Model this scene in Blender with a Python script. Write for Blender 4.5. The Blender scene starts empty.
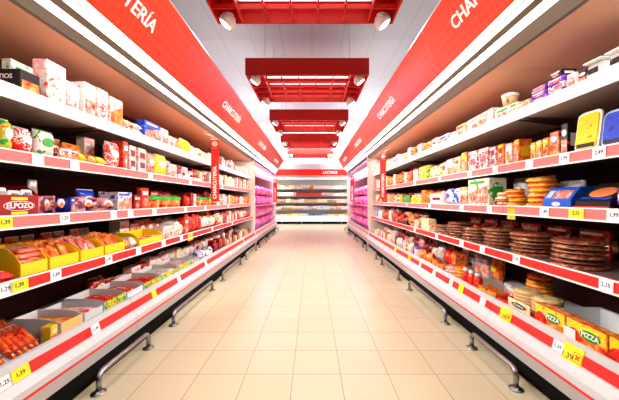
import bpy, bmesh, math, random
from mathutils import Vector, Matrix
random.seed(11)
PI = math.pi
C = bpy.context.scene.collection
F, CX, CH = 301.0, 312.0, 1.2          # focal length in px, vanishing point x, camera height

# ------------------------------------------------------------------ materials
MATS = {}
def mat(name, col, rough=.5, metal=0., emis=0., coat=0., ecol=None, spec=None):
    if name in MATS: return MATS[name]
    m = bpy.data.materials.new(name); m.use_nodes = True
    b = m.node_tree.nodes['Principled BSDF']
    b.inputs['Base Color'].default_value = (*col, 1)
    b.inputs['Roughness'].default_value = rough
    b.inputs['Metallic'].default_value = metal
    if coat: b.inputs['Coat Weight'].default_value = coat
    if spec is not None: b.inputs['Specular IOR Level'].default_value = spec
    if emis:
        b.inputs['Emission Color'].default_value = (*(ecol or col), 1)
        b.inputs['Emission Strength'].default_value = emis
    MATS[name] = m
    return m

def print_mat(name, stops, scale=24., rough=.35, coat=.25, bump=0.):
    """printed packaging: patches of the pack's own colours"""
    m = bpy.data.materials.new(name); m.use_nodes = True
    nt = m.node_tree; N = nt.nodes; L = nt.links
    b = N['Principled BSDF']
    tc = N.new('ShaderNodeTexCoord'); oi = N.new('ShaderNodeObjectInfo')
    mu = N.new('ShaderNodeMath'); mu.operation = 'MULTIPLY'; mu.inputs[1].default_value = 37.
    mp = N.new('ShaderNodeMapping')
    cmb = N.new('ShaderNodeCombineXYZ')
    L.new(oi.outputs['Random'], mu.inputs[0]); L.new(mu.outputs[0], cmb.inputs[0]); L.new(mu.outputs[0], cmb.inputs[1])
    L.new(tc.outputs['Object'], mp.inputs['Vector']); L.new(cmb.outputs[0], mp.inputs['Location'])
    no = N.new('ShaderNodeTexNoise'); no.inputs['Scale'].default_value = scale
    no.inputs['Detail'].default_value = 2.5; no.inputs['Roughness'].default_value = .6
    L.new(mp.outputs[0], no.inputs['Vector'])
    r = N.new('ShaderNodeValToRGB'); r.color_ramp.interpolation = 'CONSTANT'
    e = r.color_ramp.elements
    e[0].position = 0; e[0].color = (*stops[0][1], 1)
    e[1].position = stops[1][0]; e[1].color = (*stops[1][1], 1)
    for p, c in stops[2:]:
        x = e.new(p); x.color = (*c, 1)
    L.new(no.outputs['Fac'], r.inputs['Fac']); L.new(r.outputs[0], b.inputs['Base Color'])
    b.inputs['Roughness'].default_value = rough; b.inputs['Coat Weight'].default_value = coat
    if bump:
        bp = N.new('ShaderNodeBump'); bp.inputs['Strength'].default_value = bump
        L.new(no.outputs['Fac'], bp.inputs['Height']); L.new(bp.outputs[0], b.inputs['Normal'])
    return m

W = (.86, .82, .78); R_ = (.8, .035, .02); PK = (.95, .42, .38); YE = (.95, .66, .02); OR = (.9, .22, .03)
GN = (.04, .42, .06); BL = (.02, .08, .6); DK = (.02, .015, .015); BR = (.28, .08, .03); CR = (.92, .72, .42)
FL = (.85, .25, .16); PU = (.22, .05, .5); MG = (.85, .05, .42); GY = (.5, .5, .52); DR = (.3, .01, .01)
PAL = {  # key: (adjective, stops, accent)
 'pw': ('pink-and-white', [(0, R_), (.36, PK), (.47, (.93, .66, .6)), (.54, W), (.62, PK), (.7, R_)], W),
 'wh': ('white', [(0, (.8, .3, .2)), (.37, (.86, .68, .58)), (.43, W), (.58, (.88, .7, .6)), (.64, (.85, .35, .28))], PK),
 'rw': ('red-and-white', [(0, R_), (.47, W), (.56, R_), (.66, W)], W),
 'rd': ('red', [(0, (.5, .01, .01)), (.4, R_), (.62, OR), (.7, W)], W),
 'dr': ('dark red', [(0, DK), (.42, DR), (.56, R_), (.68, CR)], CR),
 'or': ('orange', [(0, R_), (.42, OR), (.55, (.95, .42, .1)), (.66, CR)], YE),
 'ye': ('yellow', [(0, OR), (.36, YE), (.64, (.97, .8, .3))], W),
 'yr': ('yellow-and-red', [(0, R_), (.44, YE), (.56, OR), (.62, W)], R_),
 'gn': ('green', [(0, (.02, .2, .03)), (.42, GN), (.6, (.4, .65, .1)), (.68, W)], W),
 'gw': ('green-and-white', [(0, GN), (.43, W), (.6, (.5, .7, .25)), (.66, W)], GN),
 'gy': ('green-and-yellow', [(0, GN), (.45, (.6, .72, .1)), (.55, YE), (.62, R_)], W),
 'bl': ('blue', [(0, (.01, .03, .3)), (.42, BL), (.63, (.1, .3, .85)), (.7, W)], W),
 'bw': ('blue-and-white', [(0, BL), (.43, W), (.6, (.35, .5, .85)), (.66, W)], BL),
 'pu': ('purple', [(0, (.08, .02, .3)), (.4, PU), (.56, (.4, .2, .75)), (.64, W)], W),
 'bk': ('black', [(0, DK), (.6, (.05, .03, .03)), (.68, OR)], W),
 'br': ('brown', [(0, DR), (.42, BR), (.56, (.5, .2, .08)), (.66, CR)], CR),
 'cr': ('cream', [(0, OR), (.38, CR), (.56, (.95, .84, .62)), (.68, R_)], R_),
 'tn': ('tan', [(0, BR), (.38, (.7, .42, .2)), (.6, CR)], W),
 'fl': ('pink meat', [(0, R_), (.4, FL), (.54, (.92, .48, .36)), (.64, W)], W),
 'gr': ('grey', [(0, (.3, .3, .32)), (.42, GY), (.6, (.75, .75, .77))], W),
 'pk': ('pink', [(0, (.85, .1, .1)), (.3, (.93, .36, .36)), (.5, (.95, .5, .47)), (.7, W)], W),
 'mg': ('magenta', [(0, (.95, .15, .5)), (.5, (.98, .22, .6)), (.62, (1, .42, .75))], W),
}
PM = {}
def pm(k):
    if k not in PM: PM[k] = print_mat('print_' + PAL[k][0].replace(' ', '_'), PAL[k][1])
    return PM[k]
def acc(k): 
    c = PAL[k][2]
    return mat('accent_%d_%d_%d' % tuple(int(v*99) for v in c), c, .4)

M_white = mat('white_enamel', (.86, .85, .83), .35)
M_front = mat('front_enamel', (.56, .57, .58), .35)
M_cream = mat('cream_end_panel', (.9, .84, .78), .4)
M_soffit = mat('soffit_orange_bounce', (.7, .40, .26), .5)  # orange bounce from the packs is put into this base colour
M_grey = mat('grey_metal_panel', (.46, .46, .46), .4, .2)
M_lgrey = mat('light_grey_plastic', (.55, .56, .57), .3)
M_dark = mat('dark_trim', (.07, .06, .05), .4)
M_olive = mat('olive_trim', (.16, .13, .09), .4)
M_black = mat('black_kick', (.008, .008, .008), .7, spec=.1)
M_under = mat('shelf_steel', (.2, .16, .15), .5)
M_maroon = mat('maroon_back', (.085, .012, .01), .6)
M_red = mat('red_line', (.75, .02, .015), .3)
M_rail = mat('price_rail_red', (.8, .03, .025), .45)
M_railp = mat('price_rail_pink', (.9, .2, .19), .45)
M_tagw = mat('tag_white', (.92, .92, .93), .4)
M_tagy = mat('tag_yellow', (.98, .78, .03), .4)
M_tago = mat('tag_orange', (.98, .5, .02), .4)
M_ink = mat('ink', (.05, .04, .04), .5)
M_inkr = mat('ink_red_orange', (.8, .12, .01), .5)
M_steel = mat('brushed_steel', (.36, .37, .38), .3, 1.)
M_lamp = mat('lamp_diffuser', (1, .97, .92), .5, emis=1.3)
M_tube = mat('lamp_tube', (1, .98, .95), .5, emis=3.)
M_lav = mat('lavender_tube', (.95, .8, 1), .5, emis=5.)
M_lens = mat('spot_lens', (1, 1, 1), .4, emis=12.)
M_ptube = mat('pendant_tube', (1, 1, 1), .4, emis=1.6)
M_pred = mat('pendant_red', (.56, .018, .01), .45)
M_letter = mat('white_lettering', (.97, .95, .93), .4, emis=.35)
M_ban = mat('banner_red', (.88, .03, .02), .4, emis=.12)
M_film = mat('clear_film', (.75, .72, .7), .15, coat=.6)
M_greyboard = mat('grey_board', (.7, .71, .72), .6)
M_kraft = mat('kraft_board', (.85, .55, .2), .7)
M_yboard = mat('yellow_board', (.97, .68, .02), .45)
M_wallw = mat('white_wall_paint', (.85, .88, .9), .7)

def fascia_mat():
    m = bpy.data.materials.new('red_fascia'); m.use_nodes = True
    nt = m.node_tree; N = nt.nodes; L = nt.links; b = N['Principled BSDF']
    tc = N.new('ShaderNodeTexCoord'); mp = N.new('ShaderNodeMapping')
    mp.inputs['Rotation'].default_value = (PI/4, 0, 0)
    mp.inputs['Scale'].default_value = (0, 1, 1)
    ch = N.new('ShaderNodeTexChecker'); ch.inputs['Scale'].default_value = 22
    ch.inputs['Color1'].default_value = (.92, .085, .03, 1); ch.inputs['Color2'].default_value = (.84, .06, .02, 1)
    L.new(tc.outputs['Object'], mp.inputs[0]); L.new(mp.outputs[0], ch.inputs[0])
    L.new(ch.outputs[0], b.inputs['Base Color']); b.inputs['Roughness'].default_value = .28
    b.inputs['Coat Weight'].default_value = .3; b.inputs['Coat Roughness'].default_value = .25
    return m
M_fascia = fascia_mat()

def floor_mat():
    m = bpy.data.materials.new('beige_floor_tiles'); m.use_nodes = True
    nt = m.node_tree; N = nt.nodes; L = nt.links; b = N['Principled BSDF']
    tc = N.new('ShaderNodeTexCoord'); mp = N.new('ShaderNodeMapping')
    T = .327
    mp.inputs['Location'].default_value = (.131 + T*20, -2.0735 + T*20, 0)
    L.new(tc.outputs['Object'], mp.inputs[0])
    br = N.new('ShaderNodeTexBrick'); br.offset = 0; br.squash = 1
    br.inputs['Scale'].default_value = 1; br.inputs['Brick Width'].default_value = T; br.inputs['Row Height'].default_value = T
    br.inputs['Mortar Size'].default_value = .0028; br.inputs['Mortar Smooth'].default_value = .2
    br.inputs['Color1'].default_value = (.62, .565, .39, 1); br.inputs['Color2'].default_value = (.65, .595, .42, 1)
    br.inputs['Mortar'].default_value = (.36, .24, .15, 1)
    L.new(mp.outputs[0], br.inputs[0])
    no = N.new('ShaderNodeTexNoise'); no.inputs['Scale'].default_value = 1.1; no.inputs['Detail'].default_value = 4
    L.new(tc.outputs['Object'], no.inputs['Vector'])
    mx = N.new('ShaderNodeMixRGB'); mx.blend_type = 'MULTIPLY'; mx.inputs[0].default_value = .12
    L.new(br.outputs[0], mx.inputs[1]); L.new(no.outputs['Fac'], mx.inputs[2])
    L.new(mx.outputs[0], b.inputs['Base Color'])
    b.inputs['Roughness'].default_value = .3; b.inputs['Specular IOR Level'].default_value = .55
    bp = N.new('ShaderNodeBump'); bp.inputs['Strength'].default_value = .25; bp.inputs['Distance'].default_value = .002; bp.invert = True
    L.new(br.outputs['Fac'], bp.inputs['Height']); L.new(bp.outputs[0], b.inputs['Normal'])
    return m

def ceil_mat():
    m = bpy.data.materials.new('pale_ceiling_panels'); m.use_nodes = True
    nt = m.node_tree; N = nt.nodes; L = nt.links; b = N['Principled BSDF']
    tc = N.new('ShaderNodeTexCoord')
    br = N.new('ShaderNodeTexBrick'); br.offset = 0
    br.inputs['Scale'].default_value = 1; br.inputs['Brick Width'].default_value = .6; br.inputs['Row Height'].default_value = 1.2
    br.inputs['Mortar Size'].default_value = .006
    br.inputs['Color1'].default_value = (.70, .74, .78, 1); br.inputs['Color2'].default_value = (.72, .76, .80, 1)
    br.inputs['Mortar'].default_value = (.55, .58, .62, 1)
    L.new(tc.outputs['Object'], br.inputs[0]); L.new(br.outputs[0], b.inputs['Base Color'])
    b.inputs['Roughness'].default_value = .7
    return m

# ------------------------------------------------------------------ mesh helpers
def box(bm, x0, x1, y0, y1, z0, z1, bev=0, seg=1):
    n = len(bm.verts)
    vs = [bm.verts.new((x, y, z)) for x in (x0, x1) for y in (y0, y1) for z in (z0, z1)]
    fs = [(0, 1, 3, 2), (4, 6, 7, 5), (0, 4, 5, 1), (2, 3, 7, 6), (0, 2, 6, 4), (1, 5, 7, 3)]
    faces = [bm.faces.new([vs[i] for i in f]) for f in fs]
    if bev:
        es = list({e for f in faces for e in f.edges})
        bmesh.ops.bevel(bm, geom=es, offset=bev, segments=seg, affect='EDGES')
    return bm

def prism(bm, pts, y0, y1):
    """closed polygon of (x,z) extruded along y"""
    a = [bm.verts.new((x, y0, z)) for x, z in pts]; b = [bm.verts.new((x, y1, z)) for x, z in pts]
    n = len(pts)
    for i in range(n):
        j = (i+1) % n
        bm.faces.new((a[i], a[j], b[j], b[i]))
    bm.faces.new(a[::-1]); bm.faces.new(b)
    return bm

def xprism(bm, pts, x0, x1):
    """closed polygon of (y,z) extruded along x"""
    a = [bm.verts.new((x0, y, z)) for y, z in pts]; b = [bm.verts.new((x1, y, z)) for y, z in pts]
    n = len(pts)
    for i in range(n):
        j = (i+1) % n
        bm.faces.new((a[i], a[j], b[j], b[i]))
    bm.faces.new(a[::-1]); bm.faces.new(b)
    return bm

def lathe(bm, prof, cx=0, cy=0, cz=0, n=16, sx=1, sy=1, wob=0):
    rings = []
    ph = [1+random.uniform(-wob, wob) for _ in range(n)]
    for r, z in prof:
        if r < 1e-6: rings.append([bm.verts.new((cx, cy, cz+z))])
        else: rings.append([bm.verts.new((cx+r*ph[k]*sx*math.cos(2*PI*k/n), cy+r*ph[k]*sy*math.sin(2*PI*k/n), cz+z)) for k in range(n)])
    for a, b in zip(rings, rings[1:]):
        for k in range(n):
            j = (k+1) % n
            if len(a) == 1 and len(b) == 1: continue
            if len(a) == 1: bm.faces.new((a[0], b[j], b[k]))
            elif len(b) == 1: bm.faces.new((a[k], a[j], b[0]))
            else: bm.faces.new((a[k], a[j], b[j], b[k]))
    return bm

def tube(bm, pts, r, n=10):
    P = [Vector(p) for p in pts]; rings = []
    for i, p in enumerate(P):
        t = (P[min(i+1, len(P)-1)] - P[max(i-1, 0)]).normalized()
        a = Vector((0, 0, 1)) if abs(t.z) < .9 else Vector((1, 0, 0))
        u = t.cross(a).normalized(); v = t.cross(u).normalized()
        rr = r[i] if isinstance(r, (list, tuple)) else r
        rings.append([bm.verts.new(p + rr*(math.cos(2*PI*k/n)*u + math.sin(2*PI*k/n)*v)) for k in range(n)])
    for a, b in zip(rings, rings[1:]):
        for k in range(n): bm.faces.new((a[k], a[(k+1) % n], b[(k+1) % n], b[k]))
    bm.faces.new(rings[0][::-1]); bm.faces.new(rings[-1])
    return bm

def pillow(bm, w, h, t, nx=9, nz=9, x0=0, y0=0, z0=0, lying=False, crk=.004, pu=3, pv=4):
    """a sealed bag: bulging middle, flat seams. standing: y width, z height, x thickness"""
    G = []
    for s in (-1, 1):
        g = []
        for j in range(nz+1):
            row = []
            for i in range(nx+1):
                a = 2*i/nx-1; b = 2*j/nz-1
                f = max(0, (1-abs(a)**pu))**.5 * max(0, (1-abs(b)**pv))**.5
                th = t/2*f*s + (random.uniform(-crk, crk) if f > .05 else 0) + (.0012*s)
                pin = 1-.06*(1-abs(b))*abs(a)
                y = a*w/2*pin; z = h/2 + b*h/2*(1-.03*abs(a))
                row.append(((x0+t/2+th, y0+y, z0+z) if not lying else (x0+z, y0+y, z0+t/2+th)))
            g.append([bm.verts.new(p) for p in row])
        G.append(g)
    for s, g in enumerate(G):
        for j in range(nz):
            for i in range(nx):
                q = (g[j][i], g[j][i+1], g[j+1][i+1], g[j+1][i])
                bm.faces.new(q if s == 0 else q[::-1])
    a, b = G
    for i in range(nx):
        bm.faces.new((a[0][i], b[0][i], b[0][i+1], a[0][i+1])); bm.faces.new((a[nz][i+1], b[nz][i+1], b[nz][i], a[nz][i]))
    for j in range(nz):
        bm.faces.new((a[j+1][0], b[j+1][0], b[j][0], a[j][0])); bm.faces.new((a[j][nx], b[j][nx], b[j+1][nx], a[j+1][nx]))
    return bm

def mesh(name, bm, m, smooth=False):
    bmesh.ops.recalc_face_normals(bm, faces=bm.faces)
    me = bpy.data.meshes.new(name); bm.to_mesh(me); bm.free(); me.materials.append(m)
    if smooth:
        for p in me.polygons: p.use_smooth = True
    return me
def obj(name, bm, m, parent=None, smooth=False, loc=None, rot=None):
    o = bpy.data.objects.new(name, mesh(name, bm, m, smooth)); C.objects.link(o)
    if parent: o.parent = parent
    if loc: o.location = loc
    if rot: o.rotation_euler = rot
    return o
def thing(name, label, cat, loc=(0, 0, 0), rz=0, group=None):
    o = bpy.data.objects.new(name, None); C.objects.link(o); o.empty_display_size = .05
    o.location = loc; o.rotation_euler = (0, 0, rz)
    if label: o['label'] = label
    o['category'] = cat
    if group: o['group'] = group
    return o
def struct(o):
    o['kind'] = 'structure'; return o
def B(): return bmesh.new()

def text_mesh(name, s, size, m, parent, matrix, extrude=.001, align='CENTER', bold=.0, sx=1.):
    cu = bpy.data.curves.new('t', 'FONT'); cu.body = s; cu.size = size; cu.extrude = extrude
    cu.align_x = align; cu.align_y = 'CENTER'; cu.offset = bold; cu.resolution_u = 3
    o = bpy.data.objects.new('t', cu); C.objects.link(o)
    dg = bpy.context.evaluated_depsgraph_get(); dg.update()
    me = bpy.data.meshes.new_from_object(o.evaluated_get(dg))
    bpy.data.objects.remove(o); bpy.data.curves.remove(cu)
    me.materials.clear(); me.materials.append(m); me.name = name
    me.transform(matrix @ Matrix.Diagonal((sx, 1, 1, 1)))
    t = bpy.data.objects.new(name, me); C.objects.link(t)
    if parent: t.parent = parent
    return t
def frame(origin, xdir, ydir):
    """matrix whose local X,Y run along xdir, ydir"""
    x = Vector(xdir).normalized(); y = Vector(ydir).normalized(); z = x.cross(y)
    m = Matrix((x, y, z)).transposed().to_4x4(); m.translation = Vector(origin)
    return m

# ------------------------------------------------------------------ room
bm = B(); box(bm, -6, 6, -3, 16.2, -.1, 0); struct(obj('floor', bm, floor_mat()))
bm = B(); box(bm, -6, 6, -3, 16.2, 4.4, 4.5); struct(obj('ceiling', bm, ceil_mat()))
bm = B(); box(bm, -6, 6, 16.2, 16.3, -.1, 4.5); struct(obj('wall_back', bm, M_wallw))
bm = B(); box(bm, -6, 6, -3.1, -3, -.1, 4.5); struct(obj('wall_front', bm, M_wallw))
bm = B(); box(bm, -6.1, -6, -3.1, 16.3, -.1, 4.5); struct(obj('wall_left', bm, M_wallw))
bm = B(); box(bm, 6, 6.1, -3.1, 16.3, -.1, 4.5); struct(obj('wall_right', bm, M_wallw))

# ------------------------------------------------------------------ chiller cases
SIDE = {'left': -1, 'right': 1}
PROF = {
 'left': dict(
   can=[(1.475, 2.19), (1.455, 2.248), (1.435, 2.29), (1.41, 2.328), (1.38, 2.416)],
   fas=[(1.38, 2.418), (1.135, 2.782)],
   sh=[(1.58, 1.80), (1.56, 1.452), (1.54, 1.11), (1.50, .788)],
   fr=[(1.46, .41), (1.45, .372), (1.435, .315), (1.402, .27), (1.40, .235), (1.40, .222), (1.405, .147)], kick=1.44),
 'right': dict(
   can=[(1.43, 2.25), (1.40, 2.335), (1.36, 2.37), (1.33, 2.397), (1.27, 2.448)],
   fas=[(1.27, 2.45), (1.055, 2.825)],
   sh=[(1.56, 1.878), (1.56, 1.48), (1.54, 1.145), (1.50, .79)],
   fr=[(1.46, .41), (1.45, .372), (1.435, .315), (1.395, .26), (1.385, .222), (1.385, .209), (1.385, .135)], kick=1.43)}
DECK = .335
ORD = ['first', 'second', 'third', 'fourth', 'fifth', 'sixth', 'seventh', 'eighth', 'ninth', 'tenth', 'eleventh', 'twelfth',
       'thirteenth', 'fourteenth', 'fifteenth', 'sixteenth', 'seventeenth', 'eighteenth', 'nineteenth', 'twentieth']
def nth(n):
    if n < 20: return ORD[n]
    n += 1
    T = {2: 'twenty', 3: 'thirty', 4: 'forty', 5: 'fifty', 6: 'sixty'}[n//10]
    if n % 10 == 0: return T[:-1]+'ieth'
    return T+'-'+ORD[n % 10-1]

def tag_on_rail(side, p_top, p_bot, Y, parent, m, w=.07, txt=None, ext=0., z_off=0):
    """a price ticket lying on a slanted rail face between profile points p_top and p_bot"""
    s = SIDE[side]
    t = Vector((s*p_top[0], 0, p_top[1])); b = Vector((s*p_bot[0], 0, p_bot[1]))
    up = (t-b).normalized(); c = (t+b)/2 + Vector((0, 0, z_off)); hh = (t-b).length/2 + ext
    rd = Vector((0, -s, 0))                       # reading direction seen from the aisle
    M = frame((c.x, Y, c.z), rd, up)
    nrm = M.to_3x3() @ Vector((0, 0, 1))
    M.translation += nrm*.0035
    bm = B(); box(bm, -w/2, w/2, -hh, hh, -.0015, .0015); bm.transform(M)
    o = obj('price_tag', bm, m, parent)
    if txt:
        M2 = M.copy(); M2.translation += nrm*.002
        if txt == '%':
            q = text_mesh('lettering', '1,39', hh*.9, M_ink, parent, M2 @ Matrix.Translation((-w*.2, -hh*.35, 0)), .0003)
            bm = B(); 
            for a in (PI/4, -PI/4):
                b2 = bmesh.new(); box(b2, -hh*.35, hh*.35, -hh*.09, hh*.09, 0, .0006)
                b2.transform(M2 @ Matrix.Translation((w*.28, -hh*.05, 0)) @ Matrix.Rotation(a, 4, 'Z'))
                me = bpy.data.meshes.new('x'); b2.to_mesh(me); b2.free(); bm.from_mesh(me); bpy.data.meshes.remove(me)
            b2 = bmesh.new()
            R0 = hh*.52
            for (x0, x1, y0, y1) in ((-R0, R0, R0-.003, R0), (-R0, R0, -R0, -R0+.003), (-R0, -R0+.003, -R0, R0), (R0-.003, R0, -R0, R0)):
                box(b2, x0, x1, y0, y1, 0, .0006)
            b2.transform(M2 @ Matrix.Translation((w*.28, -hh*.05, 0)))
            me = bpy.data.meshes.new('x'); b2.to_mesh(me); b2.free(); bm.from_mesh(me); bpy.data.meshes.remove(me)
            obj('discount_mark', bm, M_inkr, parent)
        else:
            text_mesh('lettering', txt, hh*.95, M_ink, parent, M2, .0003, bold=.0006)
    return o

def chiller(side, Y0, Y1, where, first=False, last=False, pink=False):
    s = SIDE[side]; P = PROF[side]
    t = thing('open_chiller', 'white open multideck chiller with red price rails, %s section of the %s row' % (where, side) if not pink
              else 'far %s chiller bay with lavender lamps, filled with magenta sacks' % side, 'chiller',
              (s*1.42, Y0, 0), 0, 'open chillers along the aisle')
    ox, oy = s*1.42, Y0
    def add(name, pts, m, y0=Y0, y1=Y1, parent=t):
        bm = B(); prism(bm, [(s*u-ox, z) for u, z in pts], y0-oy, y1-oy)
        return obj(name, bm, m, parent)
    g = .002
    y0, y1 = Y0+g, Y1-g
    # base / front
    fr = P['fr']; k = P['kick']
    add('kick_plate', [(k, 0), (k, fr[-1][1]), (k+.02, fr[-1][1]), (k+.02, 0)], M_black, y0, y1)
    add('front_panel', [fr[3], fr[4], (fr[4][0]+.03, fr[4][1]), (1.53, .30), (1.53, DECK-.02), (fr[2][0]+.03, fr[2][1]), fr[2]], M_front, y0, y1)
    gm = ((fr[2][0]+fr[3][0])/2, (fr[2][1]+fr[3][1])/2)
    add('groove', [(fr[2][0]-.002, fr[2][1]), (fr[2][0]-.005, fr[2][1]-.009), (fr[2][0]+.01, fr[2][1]-.009), (fr[2][0]+.01, fr[2][1])], M_grey, y0, y1)
    add('bumper_line', [(fr[4][0]-.004, fr[4][1]), (fr[5][0]-.004, fr[5][1]), (fr[5][0]+.03, fr[5][1]), (fr[4][0]+.03, fr[4][1])], M_red, y0, y1)
    add('lower_panel', [fr[5], fr[6], (2.2, fr[6][1]), (2.2, .30), (1.53, .30), (fr[5][0]+.03, fr[5][1])], M_grey, y0, y1)
    add('deck', [(1.535, .302), (1.535, DECK), (2.2, DECK), (2.2, .302)], M_lgrey, y0, y1)
    add('deck_guard', [fr[0], fr[1], (fr[1][0]+.035, fr[1][1]-.04), (1.50, DECK-.01), (1.515, DECK-.01), (fr[0][0]+.02, fr[0][1]+.002)], M_lgrey, y0, y1)
    dr = add('deck_price_rail', [fr[1], fr[2], (fr[2][0]+.03, fr[2][1]), (fr[1][0]+.035, fr[1][1]-.005)], M_rail if not pink else M_railp, y0, y1)
    # back and canopy
    add('back_panel', [(2.2, 0), (2.2, 2.2), (2.26, 2.2), (2.26, 0)], M_maroon if not pink else M_railp, y0, y1)
    c = P['can']; fz = c[0][1]
    add('soffit', [(c[0][0]+.02, fz+.004), (2.26, fz+.004), (2.26, fz+.03), (c[0][0]+.02, fz+.03)], M_soffit if not pink else M_white, y0, y1)
    add('canopy', [(c[0][0]+.045, fz+.032), (c[4][0]+.06, c[4][1]), (2.26, c[4][1]), (2.26, fz+.032)], M_white, y0, y1)
    def strip(name, i, m, d=.03):
        return add(name, [c[i], c[i+1], (c[i+1][0]+d, c[i+1][1]), (c[i][0]+d, c[i][1])], m, y0, y1)
    strip('canopy_trim', 0, M_olive)
    strip('lamp_tube', 1, M_tube if not pink else M_lav, .02)
    strip('lamp_groove', 2, M_olive)
    strip('lamp_diffuser', 3, M_lamp if not pink else M_lav)
    bm = B(); a, b = c[3], c[4]; mid = ((a[0]+b[0])/2-.003, (a[1]+b[1])/2)
    prism(bm, [(s*(mid[0])-ox, mid[1]-.004), (s*(mid[0]+.01)-ox, mid[1]-.004), (s*(mid[0]+.01)-ox, mid[1]+.004), (s*mid[0]-ox, mid[1]+.004)], .01, Y1-Y0-.01)
    obj('lamp_rib', bm, M_lgrey, t)
    # end panels
    prof = [(fr[6][0], fr[6][1]), (fr[3][0], fr[3][1]), (fr[0][0], fr[0][1]), (1.44 if side == 'left' else 1.42, .6), (c[0][0]-.02, 2.0), c[1], c[4], (2.28, c[4][1]), (2.28, 0), (k, 0)]
    if last: add('end_panel', prof, M_cream, Y1, Y1+.05)
    if first: add('end_panel', prof, M_cream, Y0-.05, Y0)
    if pink:
        add('shelf', [(1.50, 1.02), (1.50, 1.05), (2.2, 1.05), (2.2, 1.02)], mat('pink_board', (.9, .35, .6), .4), y0, y1)
        add('header_card', [(1.56, 1.86), (1.58, 1.86), (1.60, 2.14), (1.58, 2.14)], mat('mauve_card', (.42, .3, .4), .4), y0+.1, y1-.1)
        return t
    for i, (u, z) in enumerate(P['sh']):
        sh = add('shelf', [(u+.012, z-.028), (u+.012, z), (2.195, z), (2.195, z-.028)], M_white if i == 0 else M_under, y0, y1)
        mrail = M_white if i == 0 else (M_railp if i < 3 else M_rail)
        add('shelf_edge', [(u, z+.012), (u-.004, z-.056 if i else z-.07), (u+.012, z-.056 if i else z-.07), (u+.012, z+.012)], mrail, y0, y1, sh)
        if i:
            add('rail_lip', [(u-.006, z+.012), (u-.008, z+.004), (u, z+.004), (u, z+.012)], M_white, y0, y1, sh)
            add('rail_lip', [(u-.008, z-.052), (u-.010, z-.062), (u, z-.062), (u, z-.052)], M_white, y0, y1, sh)
        # brackets under the shelf
        for q in (.02, Y1-Y0-.05):
            add('bracket', [(u+.08, z-.03), (2.19, z-.03), (2.19, z-.10)], M_under, Y0+q, Y0+q+.006, sh)
        sh_tags[(side, i, where)] = (sh, ox, oy)
    sh_tags[(side, 4, where)] = (dr, ox, oy)
    return t
sh_tags = {}
MODS = [(-.2, 2.42, 'nearest'), (2.42, 5.04, 'middle'), (5.04, 7.62, 'far')]
for side in ('left', 'right'):
    for i, (a, b, w) in enumerate(MODS):
        chiller(side, a, b, w, i == 0, i == 2)
    chiller(side, 7.675, 12.0, 'pink', False, True, True)

def put_tag(side, shelf, px, m, w=.07, txt=None, ext=0., zo=0.):
    P = PROF[side]
    if shelf < 4:
        u, z = P['sh'][shelf]; top, bot = (u-.001, z+.008), (u-.004, z-.052)
    else:
        top, bot = P['fr'][1], P['fr'][2]
    Y = top[0]*F/abs(px-CX)
    for a, b, wn in MODS:
        if a+w/2+.01 <= Y <= b-w/2-.01: break
    else: return
    sh, ox, oy = sh_tags[(side, shelf, wn)]
    before = set(sh.children)
    tag_on_rail(side, top, bot, Y, sh, m, w, txt, ext, zo)
    for c_ in sh.children:
        if c_ not in before: c_.data.transform(Matrix.Translation((-ox, -oy, 0)))
TW, TY, TO = M_tagw, M_tagy, M_tago
T = {('left', 1): [(37, TW, 0), (74, TW, 0), (118, TW, 0), (150, TW, 0), (190, TW, 0), (222, TW, 0)],
     ('left', 2): [(4, TY, '1,39'), (64, TW, '1,25'), (113, TW, 0), (130, TW, 0), (154, TW, 0), (185, TW, 0), (205, TW, 0), (228, TW, 0)],
     ('left', 3): [(4, TW, '1,29'), (18, TY, '1,39'), (55, TW, '1,69'), (108, TW, '1,49'), (138, TW, 0), (163, TW, 0), (181, TW, 0), (212, TW, 0), (232, TW, 0)],
     ('left', 4): [(2, TW, '1,25'), (18, TY, '1,39'), (94, TW, '1,49'), (153, TY, 0), (178, TW, 0), (205, TW, 0), (243, TY, 0)],
     ('right', 1): [(600, TW, '2,49'), (565, TW, '1,99'), (530, TW, 0), (496, TW, 0), (470, TW, 0), (440, TW, 0), (415, TW, 0)],
     ('right', 2): [(615, TW, '1,99'), (577, TY, '2,35'), (545, TW, '1,89'), (490, TW, 0), (462, TW, 0), (430, TW, 0), (407, TW, 0)],
     ('right', 3): [(607, TW, '2,15'), (517, TW, '1,75'), (483, TW, 0), (462, TW, 0), (437, TW, 0), (415, TW, 0)],
     ('right', 4): [(560, TW, '1,59'), (484, TW, 0), (452, TW, 0), (435, TW, 0), (421, TW, 0)]}
for (sd, shf), L_ in T.items():
    for px, m, tx in L_: put_tag(sd, shf, px, m, .075 if px not in (577, 18) else .10, tx or None)
for px in (574, 507): put_tag('right', 4, px, TY, .13, '%', .02)
put_tag('right', 4, 462, TY, .09, None, .012)
put_tag('right', 2, 512, TO, .09, None, .012, -.03)
put_tag('left', 3, 190, TO, .15, None, .012, -.02)
put_tag('right', 4, 410, TO, .12, None, .012); put_tag('right', 4, 396, TY, .12, None, .01)

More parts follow.
